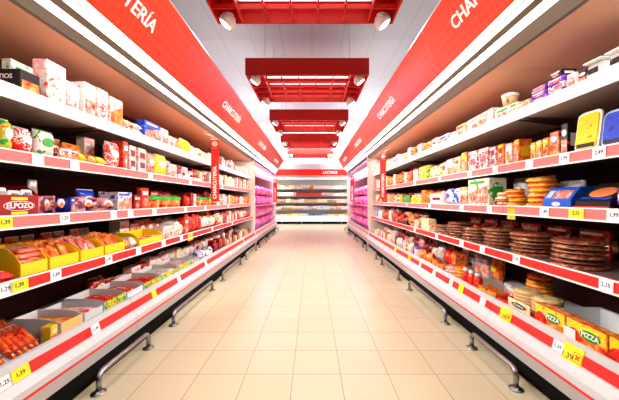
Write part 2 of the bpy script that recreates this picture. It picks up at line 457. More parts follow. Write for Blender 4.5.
# ------------------------------------------------------------------ fascia signs
FP = [(-.6, 2.9, 2.43, 2.48), (2.9, 5.8, 5.3, 5.25), (5.8, 8.7, 8.2, 8.1), (8.7, 12.15, 11.2, 11.1)]
FW = ['nearest', 'second', 'third', 'farthest']
for side in ('left', 'right'):
    s = SIDE[side]; (u0, z0), (u1, z1) = PROF[side]['fas']
    for k, (a, b, el, er) in enumerate(FP):
        t = thing('fascia_sign', 'glossy red slanted fascia sign with white lettering above the %s chillers, %s from the camera' % (side, FW[k]), 'sign', (s*u0, a, z0), 0, 'red fascia signs over the chillers')
        n = Vector((z1-z0, 0, u0-u1)).normalized()*.025    # outwards/back
        def lp(u, z): return (s*u-s*u0, z-z0)
        bm = B(); prism(bm, [lp(u0, z0), lp(u1, z1), lp(u1+n.x, z1+n.z), lp(u0+n.x, z0+n.z)], .002, b-a-.002)
        obj('panel', bm, M_fascia, t)
        bm = B(); prism(bm, [lp(u1-.004, z1+.001), lp(u1+n.x, z1+n.z+.001), lp(u1+n.x, z1+n.z+.014), lp(u1-.004, z1+.014)], .002, b-a-.002)
        obj('edge_trim', bm, M_white, t)
        # brace holding the panel to the canopy
        for q in (.3, b-a-.3):
            bm = B(); prism(bm, [lp(u0+.05, z0+.002), lp(u0+.08, z0+.002), lp(u1+.08, z1-.02), lp(u1+.045, z1-.02)], q, q+.03)
            obj('brace', bm, M_white, t)
        up = Vector((s*(u1-u0), 0, z1-z0)).normalized(); rd = Vector((0, -s, 0))
        tt = .45 if side == 'left' else .50
        cen = Vector((s*(u0+(u1-u0)*tt) - s*u0, 0, (z1-z0)*tt))
        if side == 'left': cen.y = el-.5-a; 
        else: cen.y = er-.5-a
        M = frame(cen, rd, up); nrm = M.to_3x3() @ Vector((0, 0, 1)); M.translation += nrm*.004
        tx = text_mesh('lettering', 'CHARCUTERÍA', .138, M_letter, t, M, .002, bold=.0015)
        vs = [v.co.y for v in tx.data.vertices]; L0 = max(vs)-min(vs); sc = 1.0/L0; cy = (max(vs)+min(vs))/2
        for v in tx.data.vertices: v.co.y = cen.y + (v.co.y-cy)*sc

# ------------------------------------------------------------------ hanging banners
def banner(side, Y, where, uc=1.45, top=2.15, H=.95, w=.12):
    s = SIDE[side]
    t = thing('hanging_banner', 'narrow red vertical banner hung %s' % where, 'banner', (s*uc, Y, top-H), 0, 'narrow red hanging banners')
    def plate(name, z0, z1, m, t_=.006):
        bm = B(); box(bm, -w/2, w/2, -t_/2, t_/2, z0, z1, .002); return obj(name, bm, m, t)
    plate('panel', 0, H-.13, M_ban)
    hd = plate('header', H-.12, H, M_ban)
    bm = B(); lathe(bm, [(0, 0), (.042, 0), (.042, .002), (0, .002)], n=20); bm.transform(Matrix.Translation((0, -.005, H-.06)) @ Matrix.Rotation(PI/2, 4, 'X'))
    obj('emblem', bm, mat('pale_pink', (.95, .6, .58), .4), hd)
    for x in (-.03, .03):
        bm = B(); tube(bm, [(x, 0, H-.13), (x, 0, H-.12)], .003, 6); obj('link', bm, M_steel, t)
    text_mesh('lettering', 'CHARCUTERÍA', .072, M_letter, t, frame((0, -.0045, .28), (0, 0, 1), (-1, 0, 0)), .001, bold=.001)
    # white bracket: up into the canopy
    bm = B(); c = PROF[side]['can'][0]
    tube(bm, [(-w/2, 0, H+.006), (w/2, 0, H+.006)], .005, 6); obj('hanger_bar', bm, M_white, t)
    bm = B(); tube(bm, [(s*.03, 0, H+.006), (s*.03, 0, H+.05), (s*.16, 0, c[1]-(top-H)+.004)], .004, 6); obj('bracket', bm, M_white, t)
banner('left', 4.5, 'in front of the middle left chiller', top=2.10, H=.92)
banner('right', 6.15, 'in front of the far right chiller', top=2.15, H=.93)
banner('left', 11.3, 'by the magenta sacks on the left', uc=1.38, top=1.98, H=.85, w=.14)
banner('right', 10.0, 'by the magenta sacks on the right', uc=1.34, top=2.0, H=.85, w=.14)

# ------------------------------------------------------------------ trolley bumper rails
RL = [(-.35, .75), (1.87, 2.44), (2.88, 4.0), (4.47, 5.58), (6.05, 7.14), (7.6, 8.7), (9.15, 10.25), (10.7, 11.8)]
RL[0] = (.3, 1.42)
for side in ('left', 'right'):
    s = SIDE[side]; X = -1.325 if side == 'left' else 1.295
    for k, (a, b) in enumerate(RL):
        a += .04*(s > 0); 
        t = thing('bumper_rail', 'low bent steel bumper rail before the %s chillers, %s from the camera' % (side, nth(k)), 'rail', (X, a, 0), 0, 'steel trolley bumper rails on the floor')
        L = b-a; h = .125; r = .05; pts = [(0, 0, .004), (0, 0, h-r)]
        for q in range(1, 6): an = q/6*PI/2; pts.append((0, r-r*math.cos(an), h-r+r*math.sin(an)))
        pts.append((0, r, h)); pts.append((0, L-r, h))
        for q in range(1, 6): an = q/6*PI/2; pts.append((0, L-r+r*math.sin(an), h-r+r*math.cos(an)))
        pts += [(0, L, h-r), (0, L, .004)]
        bm = B(); tube(bm, pts, .0165, 12); obj('bar', bm, M_steel, t, True)
        for y in (0, L):
            bm = B(); lathe(bm, [(0, 0), (.043, 0), (.043, .005), (.038, .008), (.026, .009), (.024, .016), (0, .016)], 0, y, 0, 20)
            fo = obj('foot_flange', bm, M_steel, t, True)
            if k < 3:
                for q in range(3):
                    an = q*2.1+.4; bm = B(); lathe(bm, [(0, .006), (.005, .006), (.005, .011), (0, .012)], .034*math.cos(an), y+.034*math.sin(an), 0, 6)
                    obj('screw', bm, M_steel, fo)

# ------------------------------------------------------------------ pendant panels
PC = -.08
for k, yn in enumerate([2.16, 5.0, 7.84, 10.68, 13.5]):
    t = thing('pendant_light', 'red gridded ceiling light raft with corner spotlights, %s from the camera' % nth(k), 'ceiling light', (PC, yn, 3.28), 0, 'red hanging light rafts')
    w, d, h = 1.03, 1.40, .28
    nm = ['front_board', 'rear_board', 'side_board', 'side_board', 'top_board']
    for n_, (x0, x1, y0, y1, z0, z1) in zip(nm, [(-w, w, 0, .02, 0, h), (-w, w, d-.02, d, 0, h), (-w, -w+.02, .02, d-.02, 0, h), (w-.02, w, .02, d-.02, 0, h), (-w+.02, w-.02, .02, d-.02, h-.02, h)]):
        bm = B(); box(bm, x0, x1, y0, y1, z0, z1); obj(n_, bm, M_pred, t)
    bm = B()
    for q in range(1, 7): x = -w + 2*w*q/7; box(bm, x-.008, x+.008, .02, d-.02, .004, .055)
    for q in range(1, 5): y = d*q/5; box(bm, -w+.02, w-.02, y-.008, y+.008, .003, .054)
    obj('grid', bm, M_pred, t)
    for q in range(4):
        y = .19+q*.34
        bm = B(); tube(bm, [(-w*.72, y, .17), (w*.72, y, .17)], .02, 8); obj('tube', bm, M_ptube, t, True)
        for x in (-w*.74, w*.74):
            bm = B(); box(bm, x-.015, x+.015, y-.02, y+.02, .14, h-.02); obj('tube_holder', bm, M_pred, t)
    for sx in (-1, 1):
        for y in (.12, d-.12):
            ro = bpy.data.objects.new('spotlight', None)
            bm = B(); prof = [(0, .075), (.05, .065), (.085, .03), (.098, -.01), (.09, -.05), (.078, -.062), (.07, -.05), (0, -.045)]
            lathe(bm, prof, n=20)
            Mx = Matrix.Translation((sx*.875, y, -.03)) @ Matrix.Rotation(sx*-.65, 4, 'Y')
            bm.transform(Mx); sp = obj('spotlight', bm, M_white, t, True)
            bpy.data.objects.remove(ro)
            bm = B(); lathe(bm, [(0, -.052), (.06, -.052), (.068, -.058), (.05, -.066), (0, -.068)], n=16); bm.transform(Mx); obj('lens', bm, M_lens, sp, True)
            bm = B(); lathe(bm, [(0, .0), (.06, .0), (.06, .035), (0, .035)], sx*.875, y, 0, 16); obj('collar', bm, M_white, sp)
            bm = B(); tube(bm, [(sx*.72, y, h-.002), (sx*.72, y, 4.4-3.28)], .004, 6); obj('wire', bm, M_lgrey, t)

# ------------------------------------------------------------------ goods
ITEMS = []
SHN = ['top shelf', 'second shelf', 'third shelf', 'fourth shelf', 'bottom deck']
def plural(n): return n+'s' if not n.endswith(('x', 'sh')) else n+'es'
def ladder(side, shelf):
    P = PROF[side]
    if shelf == 4: return 1.53, DECK
    u, z = P['sh'][shelf]; return u+.02, z
def register(o, desc, cat, side, shelf, Y):
    ITEMS.append((o, desc, cat, side, shelf, Y))
def label_panel(w, h, cz, m, root, cy=0, x=-.0012, name='label', oval=False, rotm=None):
    bm = B()
    if oval:
        n = 20
        pts = [(cy+w/2*math.cos(2*PI*i/n), cz+h/2*math.sin(2*PI*i/n)) for i in range(n)]
        xprism(bm, pts, x-.001, x+.0014)
    else: box(bm, x-.001, x+.0014, cy-w/2, cy+w/2, cz-h/2, cz+h/2)
    if rotm: bm.transform(rotm)
    return obj(name, bm, m, root)

NOUN = {'carton': ('carton', 'carton'), 'bag': ('upright bag', 'bag'), 'blister': ('upright blister pack', 'packet'), 'tub': ('lidded tub', 'tub'),
        'loaf': ('rounded ham pack', 'packet'), 'flat': ('flat bag', 'bag'), 'block': ('low box', 'box'), 'window': ('windowed carton', 'carton'),
        'disc': ('round flat pack', 'packet'), 'jar': ('stout jar', 'jar'), 'tray': ('film-wrapped meat tray', 'meat tray'), 'sleeve': ('slim sleeve pack', 'packet')}
SN = {k: v[0].replace('-', ' ').replace(' ', '_') for k, v in NOUN.items()}

def build(kind, w, d, h, col, loc, rz, near, tilt=0):
    """one pack. local: front at x=0 facing -x, depth +x, width y, height z"""
    m = pm(col); a = acc(col)
    R = Matrix.Rotation(tilt, 4, 'Y') if tilt else None
    root = None
    if near:
        root = thing(SN[kind], None, NOUN[kind][1], loc, rz)
    parts = []
    def P(name, bm, mm, sm=False):
        if R: bm.transform(R)
        if near: return obj(name, bm, mm, root, sm)
        parts.append((bm, mm, sm)); return None
    if kind in ('carton', 'block', 'window', 'sleeve'):
        bm = B(); box(bm, 0, d, -w/2, w/2, 0, h, min(.004, w*.06)); P('body', bm, m)
        if kind == 'window':
            for q in ((.3, .7) if h > w*1.3 else (.5,)):
                bm = B(); box(bm, -.002, .001, -w*.3, w*.3, h*(q-.12), h*(q+.12)); P('window', bm, mat('meat_window', (.22, .03, .02), .2, coat=.5))
            bm = B(); box(bm, -.002, .001, -w*.4, w*.4, h*.86, h*.96); P('label', bm, a)
        elif near:
            v = random.choice((0, 1, 2)); pc = pm('fl' if col not in ('fl', 'pw', 'pk') else random.choice(('or', 'rw', 'wh')))
            if v == 0:
                bm = B(); box(bm, -.002, .001, -w*.36, w*.36, h*.68, h*.86); P('label', bm, a)
                bm = B(); xprism(bm, [(w*.3*math.cos(i*PI/8), h*.34+h*.22*math.sin(i*PI/8)) for i in range(16)], -.002, .001); P('picture', bm, pc)
            elif v == 1:
                bm = B(); box(bm, -.002, .001, -w*.42, w*.42, h*.08, h*.5); P('picture', bm, pc)
                bm = B(); xprism(bm, [(w*.34*math.cos(i*PI/8), h*.72+h*.11*math.sin(i*PI/8)) for i in range(16)], -.002, .001); P('label', bm, a)
            else:
                bm = B(); xprism(bm, [(-w*.45, h*.1), (w*.45, h*.1), (w*.45, h*.45), (-w*.45, h*.75)], -.002, .001); P('picture', bm, pc)
                bm = B(); box(bm, -.0025, .001, -w*.3, w*.4, h*.82, h*.92); P('label', bm, a)
            bm = B(); box(bm, d*.2, d*.8, -w/2-.0015, -w/2+.001, h*.3, h*.7); P('side_label', bm, a)
            bm = B(); box(bm, .004, d-.004, -w*.48, w*.48, h-.001, h+.002); P('top_flap', bm, m)
    elif kind == 'bag':
        bm = B(); pillow(bm, w, h, d, crk=.003 if near else .001, nx=8 if near else 4, nz=8 if near else 4); P('body', bm, m, True)
        if near:
            bm = B(); box(bm, d/2-.004, d/2+.004, -w*.46, w*.46, h*.955, h); 
            P('seal', bm, a)
            bm = B(); xprism(bm, [(w*.28*math.cos(i*PI/8), h*.55+h*.16*math.sin(i*PI/8)) for i in range(16)], -.003, .02); P('label', bm, a)
    elif kind == 'flat':
        bm = B(); pillow(bm, w, d, h, lying=True, crk=.003 if near else .001, nx=8 if near else 4, nz=8 if near else 4, pu=4); P('body', bm, m, True)
        if near:
            bm = B(); box(bm, d*.3, d*.7, -w*.25, w*.25, h*.93, h*1.01); P('label', bm, a)
    elif kind == 'blister':
        bm = B(); n = 6; r = min(w, h)*.18; pts = []
        for cx_, cz_, a0 in ((w/2-r, h-r, 0), (-w/2+r, h-r, PI/2)):
            for i in range(n+1): an = a0+PI/2*i/n; pts.append((cx_+r*math.cos(an), cz_+r*math.sin(an)))
        pts += [(-w/2, 0), (w/2, 0)]
        xprism(bm, pts, .012, .018); P('card', bm, mat('card_white', (.9, .9, .88), .3))
        bm = B(); box(bm, -.006, .012, -w*.41, w*.41, h*.16, h*.9, .012, 3); P('packed_slices', bm, m, True)
        bm = B(); box(bm, -.002, .012, -w*.44, w*.44, .002, h*.13, .003); P('label', bm, a)
        bm = B(); box(bm, .019, d, -w*.35, w*.35, 0, h*.5, .004); P('backing_tray', bm, a)
    elif kind == 'tub':
        bm = B(); r0 = w*.4; lathe(bm, [(0, 0), (r0, 0), (w*.46, h*.72), (0, h*.72)], d/2, 0, 0, 16 if near else 8); P('cup', bm, m, True)
        bm = B(); lathe(bm, [(0, h*.72), (w*.49, h*.72), (w*.49, h*.9), (w*.3, h), (0, h)], d/2, 0, 0, 16 if near else 8); P('lid', bm, mat('green_lid', (.05, .5, .08), .3) if col in ('or', 'gn') else a)
    elif kind == 'loaf':
        bm = B(); box(bm, 0, d, -w/2, w/2, 0, h, min(w, h)*.42, 5); P('body', bm, m, True)
        if near:
            bm = B(); xprism(bm, [(w*.22*math.cos(i*PI/8), h*.62+h*.22*math.sin(i*PI/8)) for i in range(16)], -.0025, .008); lb = P('label', bm, mat('lilac_label', (.8, .7, .9), .4))
            bm = B(); xprism(bm, [(w*.14*math.cos(i*PI/8), h*.5+h*.15*math.sin(i*PI/8)) for i in range(16)], -.004, .006); P('picture', bm, mat('orange_print', OR, .4))
            bm = B(); box(bm, -.003, d*.8, -w*.45, w*.45, .0, h*.08, .003); P('band', bm, pm('pu'))
    elif kind == 'disc':
        bm = B(); lathe(bm, [(0, 0), (w*.44, 0), (w*.49, h*.4), (w*.46, h*.9), (w*.4, h), (0, h*.9)], d/2, 0, 0, 20 if near else 10, sx=d/w); P('body', bm, m, True)
        if near:
            bm = B(); lathe(bm, [(0, h*.95), (w*.22, h*.97), (w*.22, h*1.03), (0, h*1.03)], d/2, 0, 0, 16); P('label', bm, a)
    elif kind == 'jar':
        bm = B(); lathe(bm, [(0, 0), (w*.4, 0), (w*.45, h*.1), (w*.45, h*.65), (w*.3, h*.8), (0, h*.8)], d/2, 0, 0, 14); P('body', bm, m, True)
        bm = B(); lathe(bm, [(0, h*.8), (w*.34, h*.8), (w*.34, h), (0, h)], d/2, 0, 0, 14); P('lid', bm, a, True)
    elif kind == 'tray':
        bm = B(); 
        pts = [(-w*.42, 0), (w*.42, 0), (w*.5, h*.55), (-w*.5, h*.55)]
        xprism(bm, pts, .0, d); P('tray', bm, mat('tray_black', (.02, .02, .02), .3) if col in ('bk', 'br') else mat('tray_white', (.85, .85, .85), .3))
        bm = B(); pillow(bm, w*.92, d*.94, h*.8, lying=True, x0=d*.03, z0=h*.4-.001, crk=.003, nx=6, nz=6); P('packed_slices', bm, m, True)
    if near: return root
    # far pack: joined into one small mesh with its colours
    bm = B(); ms = []
    for b2, mm, sm in parts:
        bmesh.ops.recalc_face_normals(b2, faces=b2.faces)
        me = bpy.data.meshes.new('x'); b2.to_mesh(me); b2.free()
        n0 = len(bm.faces); bm.from_mesh(me); bpy.data.meshes.remove(me)
        if mm not in ms: ms.append(mm)
        bm.faces.ensure_lookup_table()
        for f in bm.faces[n0:]: f.material_index = ms.index(mm); f.smooth = sm
    me = bpy.data.meshes.new(SN[kind]); bm.to_mesh(me); bm.free()
    for mm in ms: me.materials.append(mm)
    o = bpy.data.objects.new(SN[kind], me); C.objects.link(o); o.location = loc; o.rotation_euler = (0, 0, rz)
    o['category'] = NOUN[kind][1]
    return o

def put(side, shelf, pa, pb, kind, col, h, d=.12, du=0., lift=0., desc=None, yaw=0., tilt=0., Y=None, gap=.010, cat=None, rowf=False):
    """pack whose front spans pixel columns pa (near) to pb (far) on that shelf"""
    s = SIDE[side]; u, z = ladder(side, shelf); u += du
    if Y: Ya, Yb = Y
    else: Ya, Yb = u*F/abs(pa-CX), u*F/abs(pb-CX)
    Yc = (Ya+Yb)/2; w = max(.03, Yb-Ya-gap)
    near = Yc < 3.7
    if not rowf and near and 2.3 < Yc and shelf in (1, 2) and kind in ('bag', 'carton', 'window', 'sleeve') and h < .2: h = min(.24, h*1.32)
    if near and not rowf and not lift and shelf != 3: yaw += random.uniform(-.05, .05)
    zz = z+.0015+lift
    o = build(kind, w, d, h, col, (s*u, Yc, zz), (PI if s < 0 else 0)+yaw, near, tilt)
    register(o, desc or PAL[col][0]+' '+NOUN[kind][0]+(' in the back row' if du > .12 and shelf < 4 else ''), NOUN[kind][1], side, shelf, Yc+du*.01)
    if cat: o['category'] = cat
    return o

def row(side, shelf, pa, pb, specs, w=.11, du=0., hj=.3, d=.12, lift=0.):
    """fill a stretch with countable packs cycling through specs (kind, col, h)"""
    s = SIDE[side]; u, z = ladder(side, shelf); u += du
    Ya, Yb = u*F/abs(pa-CX), min(7.56, u*F/abs(pb-CX))
    n = max(1, round((Yb-Ya)/w)); st = (Yb-Ya)/n; run = 0; sp = None
    for i in range(n):
        if run <= 0: sp = random.choice(specs); run = random.choice((1, 1, 1, 2))
        run -= 1
        kind, col, h = sp
        if random.random() < .3: kind = random.choice(('carton', 'bag', 'window', 'sleeve', kind)); col = random.choice((col, col, 'cr', 'wh', 'rd', 'or', 'pw'))
        h = h*(1.25, 1.38, 1.38, 1.3, 1.25)[shelf] if kind in ('bag', 'carton', 'window', 'sleeve') else h
        h = min(h, .25)
        put(side, shelf, 0, 0, kind, col, h*random.uniform(1-hj, 1+hj*.4), d*random.uniform(.8, 1.1), du=du+random.uniform(0, .015), Y=(Ya+i*st, Ya+(i+1)*st), lift=lift, yaw=random.uniform(-.03, .03), rowf=True)

def wrap_box(side, shelf, pa, pb, hb, hf, d, board, du=0., desc='display box', front_m=None, text=None, tcol=None, Y=None, lift=0.):
    """open cardboard display box: side walls drop in a curve from the tall back to the low front"""
    s = SIDE[side]; u, z = ladder(side, shelf); u += du
    if Y: Ya, Yb = Y
    else: Ya, Yb = u*F/abs(pa-CX), u*F/abs(pb-CX)
    w = Yb-Ya-.008; Yc = (Ya+Yb)/2
    t = thing('display_box', None, 'box', (s*u, Yc, z+.0015+lift), PI if s < 0 else 0)
    th = .004
    bm = B(); box(bm, 0, d, -w/2, w/2, 0, th); obj('bottom', bm, board, t)
    bm = B(); box(bm, 0, th, -w/2+th, w/2-th, th, hf); obj('front', bm, front_m or board, t)
    bm = B(); box(bm, d-th, d, -w/2+th, w/2-th, th, hb); obj('back', bm, board, t)
    pts = [(0, th), (d, th), (d, hb), (d*.55, hb), (d*.3, hb*.9+hf*.1), (d*.12, hb*.5+hf*.5), (0, hf)]
    for q in (-1, 1):
        bm = B(); prism(bm, pts, q*w/2-(th if q > 0 else 0), q*w/2+(0 if q > 0 else th)); obj('side', bm, board, t)
    register(t, desc, 'box', side, shelf, Yc)
    if text:
        label_panel(w*.78, hf*.46, hf*.5, mat('white_oval', (.92, .88, .86), .4), t, oval=True)
        lb = label_panel(w*.74, hf*.40, hf*.5, mat('dark_red_oval', (.32, .01, .01), .4), t, oval=True, x=-.0028)
        text_mesh('lettering', text, hf*.34, mat('white_ink', (.95, .93, .9), .4), t, frame((-.0046, 0, hf*.5), (0, -1, 0), (0, 0, 1)), .0006, bold=.001)
    return t, Yc, w, u, z+.0015+lift+th

def fill_box(info, side, shelf, n, kind, col, h, d, tilt=0., desc=None):
    t, Yc, w, u, z = info; n_ = n; st = (w-.012)/n; s = SIDE[side]
    for i in range(n):
        Y = Yc-(w-.012)/2+st*(i+.5)
        o = build(kind, st-.004, d, h*random.uniform(.9, 1.05), col, (s*(u+.012+random.uniform(0, .01)), Y, z+.001), (PI if s < 0 else 0), Yc < 3.7, tilt)
        register(o, desc or PAL[col][0]+' '+NOUN[kind][0], NOUN[kind][1], side, shelf, Y)

def heap_in(info, side, shelf, col, desc, nrow=4, ncol=3, lean=.5, h=.15):
    """packets standing in ranks, leaning back against one another, heads above the box front"""
    t, Yc, w, u, z = info; s = SIDE[side]; st = (w-.014)/ncol
    for r in range(nrow):
        for j in range(ncol):
            Y = Yc-(w-.014)/2+st*(j+.5)
            o = build('bag', st-.005, .026, h*random.uniform(.92, 1.08)*(1+.06*r), col, (s*(u+.01+r*.042), Y, z+.004), (PI if s < 0 else 0)+random.uniform(-.06, .06), False, lean)
            register(o, desc, 'bag', side, shelf, Y+r*.002)

def pile_in(info, side, shelf, layers, kind, col, wid, dep, h, desc):
    """packs lying in layers inside a display box"""
    t, Yc, w, u, z = info; s = SIDE[side]
    for k in range(layers):
        for j in range(max(1, int((w-.012)/wid))):
            nn = max(1, int((w-.012)/wid)); st = (w-.012)/nn
            Y = Yc-(w-.012)/2+st*(j+.5)
            o = build(kind, st-.004, dep, h, col, (s*(u+.012), Y, z+.001+k*(h*1.0)), (PI if s < 0 else 0), Yc < 3.7, 0)
            register(o, desc, NOUN[kind][1], side, shelf, Y+k*.001)
L, Rr = 'left', 'right'

# ---- left, top shelf
o = put(L, 0, -4, 20, 'sleeve', 'bk', .0, .18, desc='x') if False else None
def special_black():
    s = -1; u, z = ladder(L, 0)
    t = thing('carton', None, 'carton', (s*u, 1.71, z+.0015), PI)
    bm = B(); box(bm, 0, .24, -.06, .06, 0, .12, .002); obj('body', bm, mat('black_carton', (.02, .018, .018), .35), t)
    label_panel(.10, .05, .04, pm('or'), t, name='picture')
    # writing on the side that faces the entrance
    text_mesh('lettering', 'PATIOS', .036, mat('white_ink', (.95, .93, .9), .4), t, frame((.102, .0607, .078), (-1, 0, 0), (0, 0, 1)), .0004, bold=.0004)
    bm = B(); box(bm, .03, .14, .0601, .0606, .03, .036); obj('printed_line', bm, mat('grey_ink', (.5, .5, .5), .4), t)
    register(t, 'black carton with small white lettering', 'carton', L, 0, 1.71)
special_black()
put(L, 0, 10, 41, 'carton', 'gw', .255, .06, du=.22, desc='white and green carton behind the black one')
put(L, 0, -25, -6, 'carton', 'rd', .17, .12, du=.02)
put(L, 0, 46, 67, 'carton', 'pw', .25, .09, desc='tall pink-and-white carton'); 
put(L, 0, 68, 82, 'bag', 'pw', .20, .07, du=.01)
put(L, 0, 84, 96, 'carton', 'wh', .235, .10, du=.005)
put(L, 0, 97, 109, 'carton', 'pw', .24, .10, du=0)
put(L, 0, 110, 123, 'carton', 'pw', .225, .10)
for i, (a, b) in enumerate(((60, 76), (80, 92), (94, 104))): put(L, 0, 0, 0, 'bag', 'pk', .2, .06, du=.18, Y=(1.95+i*.22, 2.12+i*.22))
put(L, 0, 124, 133, 'flat', 'rw', .05, .14); put(L, 0, 124, 133, 'flat', 'cr', .045, .14, lift=.052)
put(L, 0, 134, 143, 'flat', 'wh', .05, .14); put(L, 0, 134, 143, 'flat', 'pw', .045, .14, lift=.052)
put(L, 0, 145, 160, 'carton', 'bl', .17, .08, desc='bright blue carton')
put(L, 0, 161, 169, 'carton', 'wh', .165, .1); put(L, 0, 169.5, 177, 'carton', 'wh', .12, .1)
row(L, 0, 178, 192, [('bag', 'ye', .13)], .13)
row(L, 0, 193, 214, [('bag', 'cr', .12), ('bag', 'wh', .11)], .13)
row(L, 0, 215, 236, [('carton', 'rw', .14), ('carton', 'pw', .13), ('bag', 'rd', .14)], .12)
row(L, 0, 237, 249.5, [('bag', 'cr', .13), ('carton', 'wh', .13)], .14)
row(L, 0, 130, 248, [('carton', 'wh', .15), ('bag', 'pk', .14), ('carton', 'or', .15)], .16, du=.2)

# ---- left, second shelf
put(L, 1, -22, -2, 'bag', 'or', .17, .08)
put(L, 1, 0, 17, 'bag', 'gy', .18, .09, du=.03, desc='yellow and green salad bag')
put(L, 1, 18, 36, 'bag', 'rw', .15, .08, du=.005)
put(L, 1, 38, 58, 'bag', 'gw', .165, .08, du=.005, desc='white and green bag')
put(L, 1, 0, 0, 'bag', 'br', .17, .07, du=.17, Y=(1.95, 2.13)); put(L, 1, 0, 0, 'bag', 'or', .16, .07, du=.17, Y=(2.14, 2.32))
put(L, 1, 0, 0, 'carton', 'wh', .19, .07, du=.19, Y=(2.34, 2.46))
put(L, 1, 60, 79, 'block', 'rw', .075, .14, desc='low red-and-white box with a central emblem')
put(L, 1, 80, 88, 'flat', 'ye', .07, .14); put(L, 1, 89, 97, 'flat', 'yr', .07, .14); put(L, 1, 98, 107, 'flat', 'ye', .07, .14)
put(L, 1, 108, 122, 'bag', 'rw', .16, .07, du=.01)
put(L, 1, 123, 128.5, 'sleeve', 'rd', .19, .09, desc='tall narrow red pack')
put(L, 1, 129, 137, 'window', 'pw', .17, .07); put(L, 1, 138, 147, 'window', 'pw', .17, .07)
put(L, 1, 148, 156, 'bag', 'fl', .16, .07); put(L, 1, 157, 168, 'bag', 'ye', .17, .07, desc='white and gold upright bag')
put(L, 1, 169, 177, 'carton', 'wh', .10, .08)
row(L, 1, 178, 209, [('tray', 'dr', .10), ('bag', 'rd', .15), ('window', 'rw', .12), ('bag', 'dr', .16)], .12)
row(L, 1, 210, 250, [('carton', 'rw', .16), ('bag', 'ye', .15), ('carton', 'cr', .16), ('carton', 'wh', .15), ('bag', 'rd', .15)], .12)
row(L, 1, 140, 248, [('carton', 'dr', .18), ('bag', 'br', .17), ('carton', 'wh', .17)], .17, du=.2)

# ---- left, third shelf
inf = wrap_box(L, 2, -3, 39, .17, .115, .22, mat('maroon_board', (.34, .01, .01), .45), desc='dark red display box printed with an oval emblem', text='ELPOZO')
label_panel(.09, .016, .096, M_tagy, inf[0], x=-.0012, name='yellow_print'); label_panel(.09, .014, .02, M_tagy, inf[0], x=-.0012, name='yellow_print')
put(L, 2, 28, 38, 'carton', 'gr', .215, .012, du=.19, desc='grey card standing up in the dark red box')
fill_box(inf, L, 2, 3, 'blister', 'gr', .145, .08, desc='grey sealed pack standing in the dark red box')
put(L, 2, 41, 52, 'loaf', 'pk', .11, .16); put(L, 2, 53, 69, 'loaf', 'pk', .115, .16)
put(L, 2, 0, 0, 'carton', 'bl', .1, .1, du=.0, Y=(1.945, 1.985))
put(L, 2, 79, 97, 'loaf', 'pk', .11, .16); put(L, 2, 98, 117, 'loaf', 'pk', .105, .16)
put(L, 2, 118, 132, 'carton', 'bw', .115, .15, desc='blue-and-white carton beside the pink packs')
put(L, 2, 0, 0, 'bag', 'bl', .13, .07, du=.18, Y=(2.25, 2.45)); put(L, 2, 0, 0, 'bag', 'gr', .12, .07, du=.18, Y=(2.5, 2.7))
put(L, 2, 134, 141, 'carton', 'dr', .1, .1); put(L, 2, 141.5, 149, 'sleeve', 'rd', .20, .05, du=.01, desc='upright red card pack')
for i in range(3): put(L, 2, 0, 0, 'tub', 'or', .13, .16, Y=(2.93+i*.235, 3.15+i*.235), desc='orange tub with a green lid')
row(L, 2, 188, 197, [('carton', 'dr', .15), ('bag', 'rd', .14)], .11)
for i in range(3): put(L, 2, 0, 0, 'tub', 'or', .13, .14, Y=(4.15+i*.2, 4.34+i*.2), desc='orange tub with a green lid')
row(L, 2, 215, 250, [('bag', 'yr', .13), ('carton', 'or', .14), ('carton', 'wh', .14), ('bag', 'pk', .14)], .12)
row(L, 2, 150, 248, [('carton', 'dr', .15), ('bag', 'dr', .15)], .2, du=.2)

# ---- left, fourth shelf : yellow display boxes full of sausage packs
for k, (a, b, hb, hf) in enumerate(((20, 48, .16, .075), (49.5, 79, .13, .075), (80.5, 104, .13, .075), (105, 125, .13, .075))):
    inf = wrap_box(L, 3, a, b, hb, hf, .24, M_yboard, desc='yellow cardboard display box')
    if k == 0: pile_in(inf, L, 3, 5, 'flat', 'fl', .10, .2, .029, 'red sausage packet piled in a yellow box')
    else: heap_in(inf, L, 3, ('fl', 'or', 'fl', 'or')[k], 'red sausage packet leaning in a yellow box')
    # second bank at the back
    t, Yc, w, u, z = inf
    for j in range(2):
        o = build('bag', .09, .04, .19, 'gr' if j else 'fl', (-(u+.26), Yc-.05+j*.1, z-.004), PI, True)
        register(o, 'clear-wrapped upright bag behind the yellow boxes', 'bag', L, 3, Yc-.05+j*.1)
put(L, 3, 0, 16, 'flat', 'rd', .05, .14, desc='flat red packet before the first yellow box')
put(L, 3, 126, 130, 'flat', 'or', .08, .12); put(L, 3, 131, 137, 'flat', 'wh', .09, .12)
inf = wrap_box(L, 3, 139, 162, .12, .06, .2, M_yboard, desc='yellow cardboard display box')
for i in range(3):
    o = build('disc', .17, .16, .05, 'rd' if i == 1 else 'fl', (-(inf[3]+.015), inf[1]-.17+i*.172, inf[4]+.001), PI, True)
    register(o, 'round red-and-cream cheese pack in a yellow box', 'packet', L, 3, inf[1]-.17+i*.17)
row(L, 3, 164, 184, [('carton', 'wh', .13), ('bag', 'wh', .13)], .11)
row(L, 3, 185, 203, [('bag', 'rd', .17), ('bag', 'rw', .13), ('carton', 'rd', .15)], .12)
row(L, 3, 204, 216, [('bag', 'wh', .15)], .14)
row(L, 3, 217, 251, [('bag', 'rd', .14), ('carton', 'pw', .14), ('bag', 'rw', .13), ('bag', 'cr', .14)], .12)
row(L, 3, 170, 249, [('bag', 'dr', .17), ('bag', 'wh', .17)], .18, du=.2)

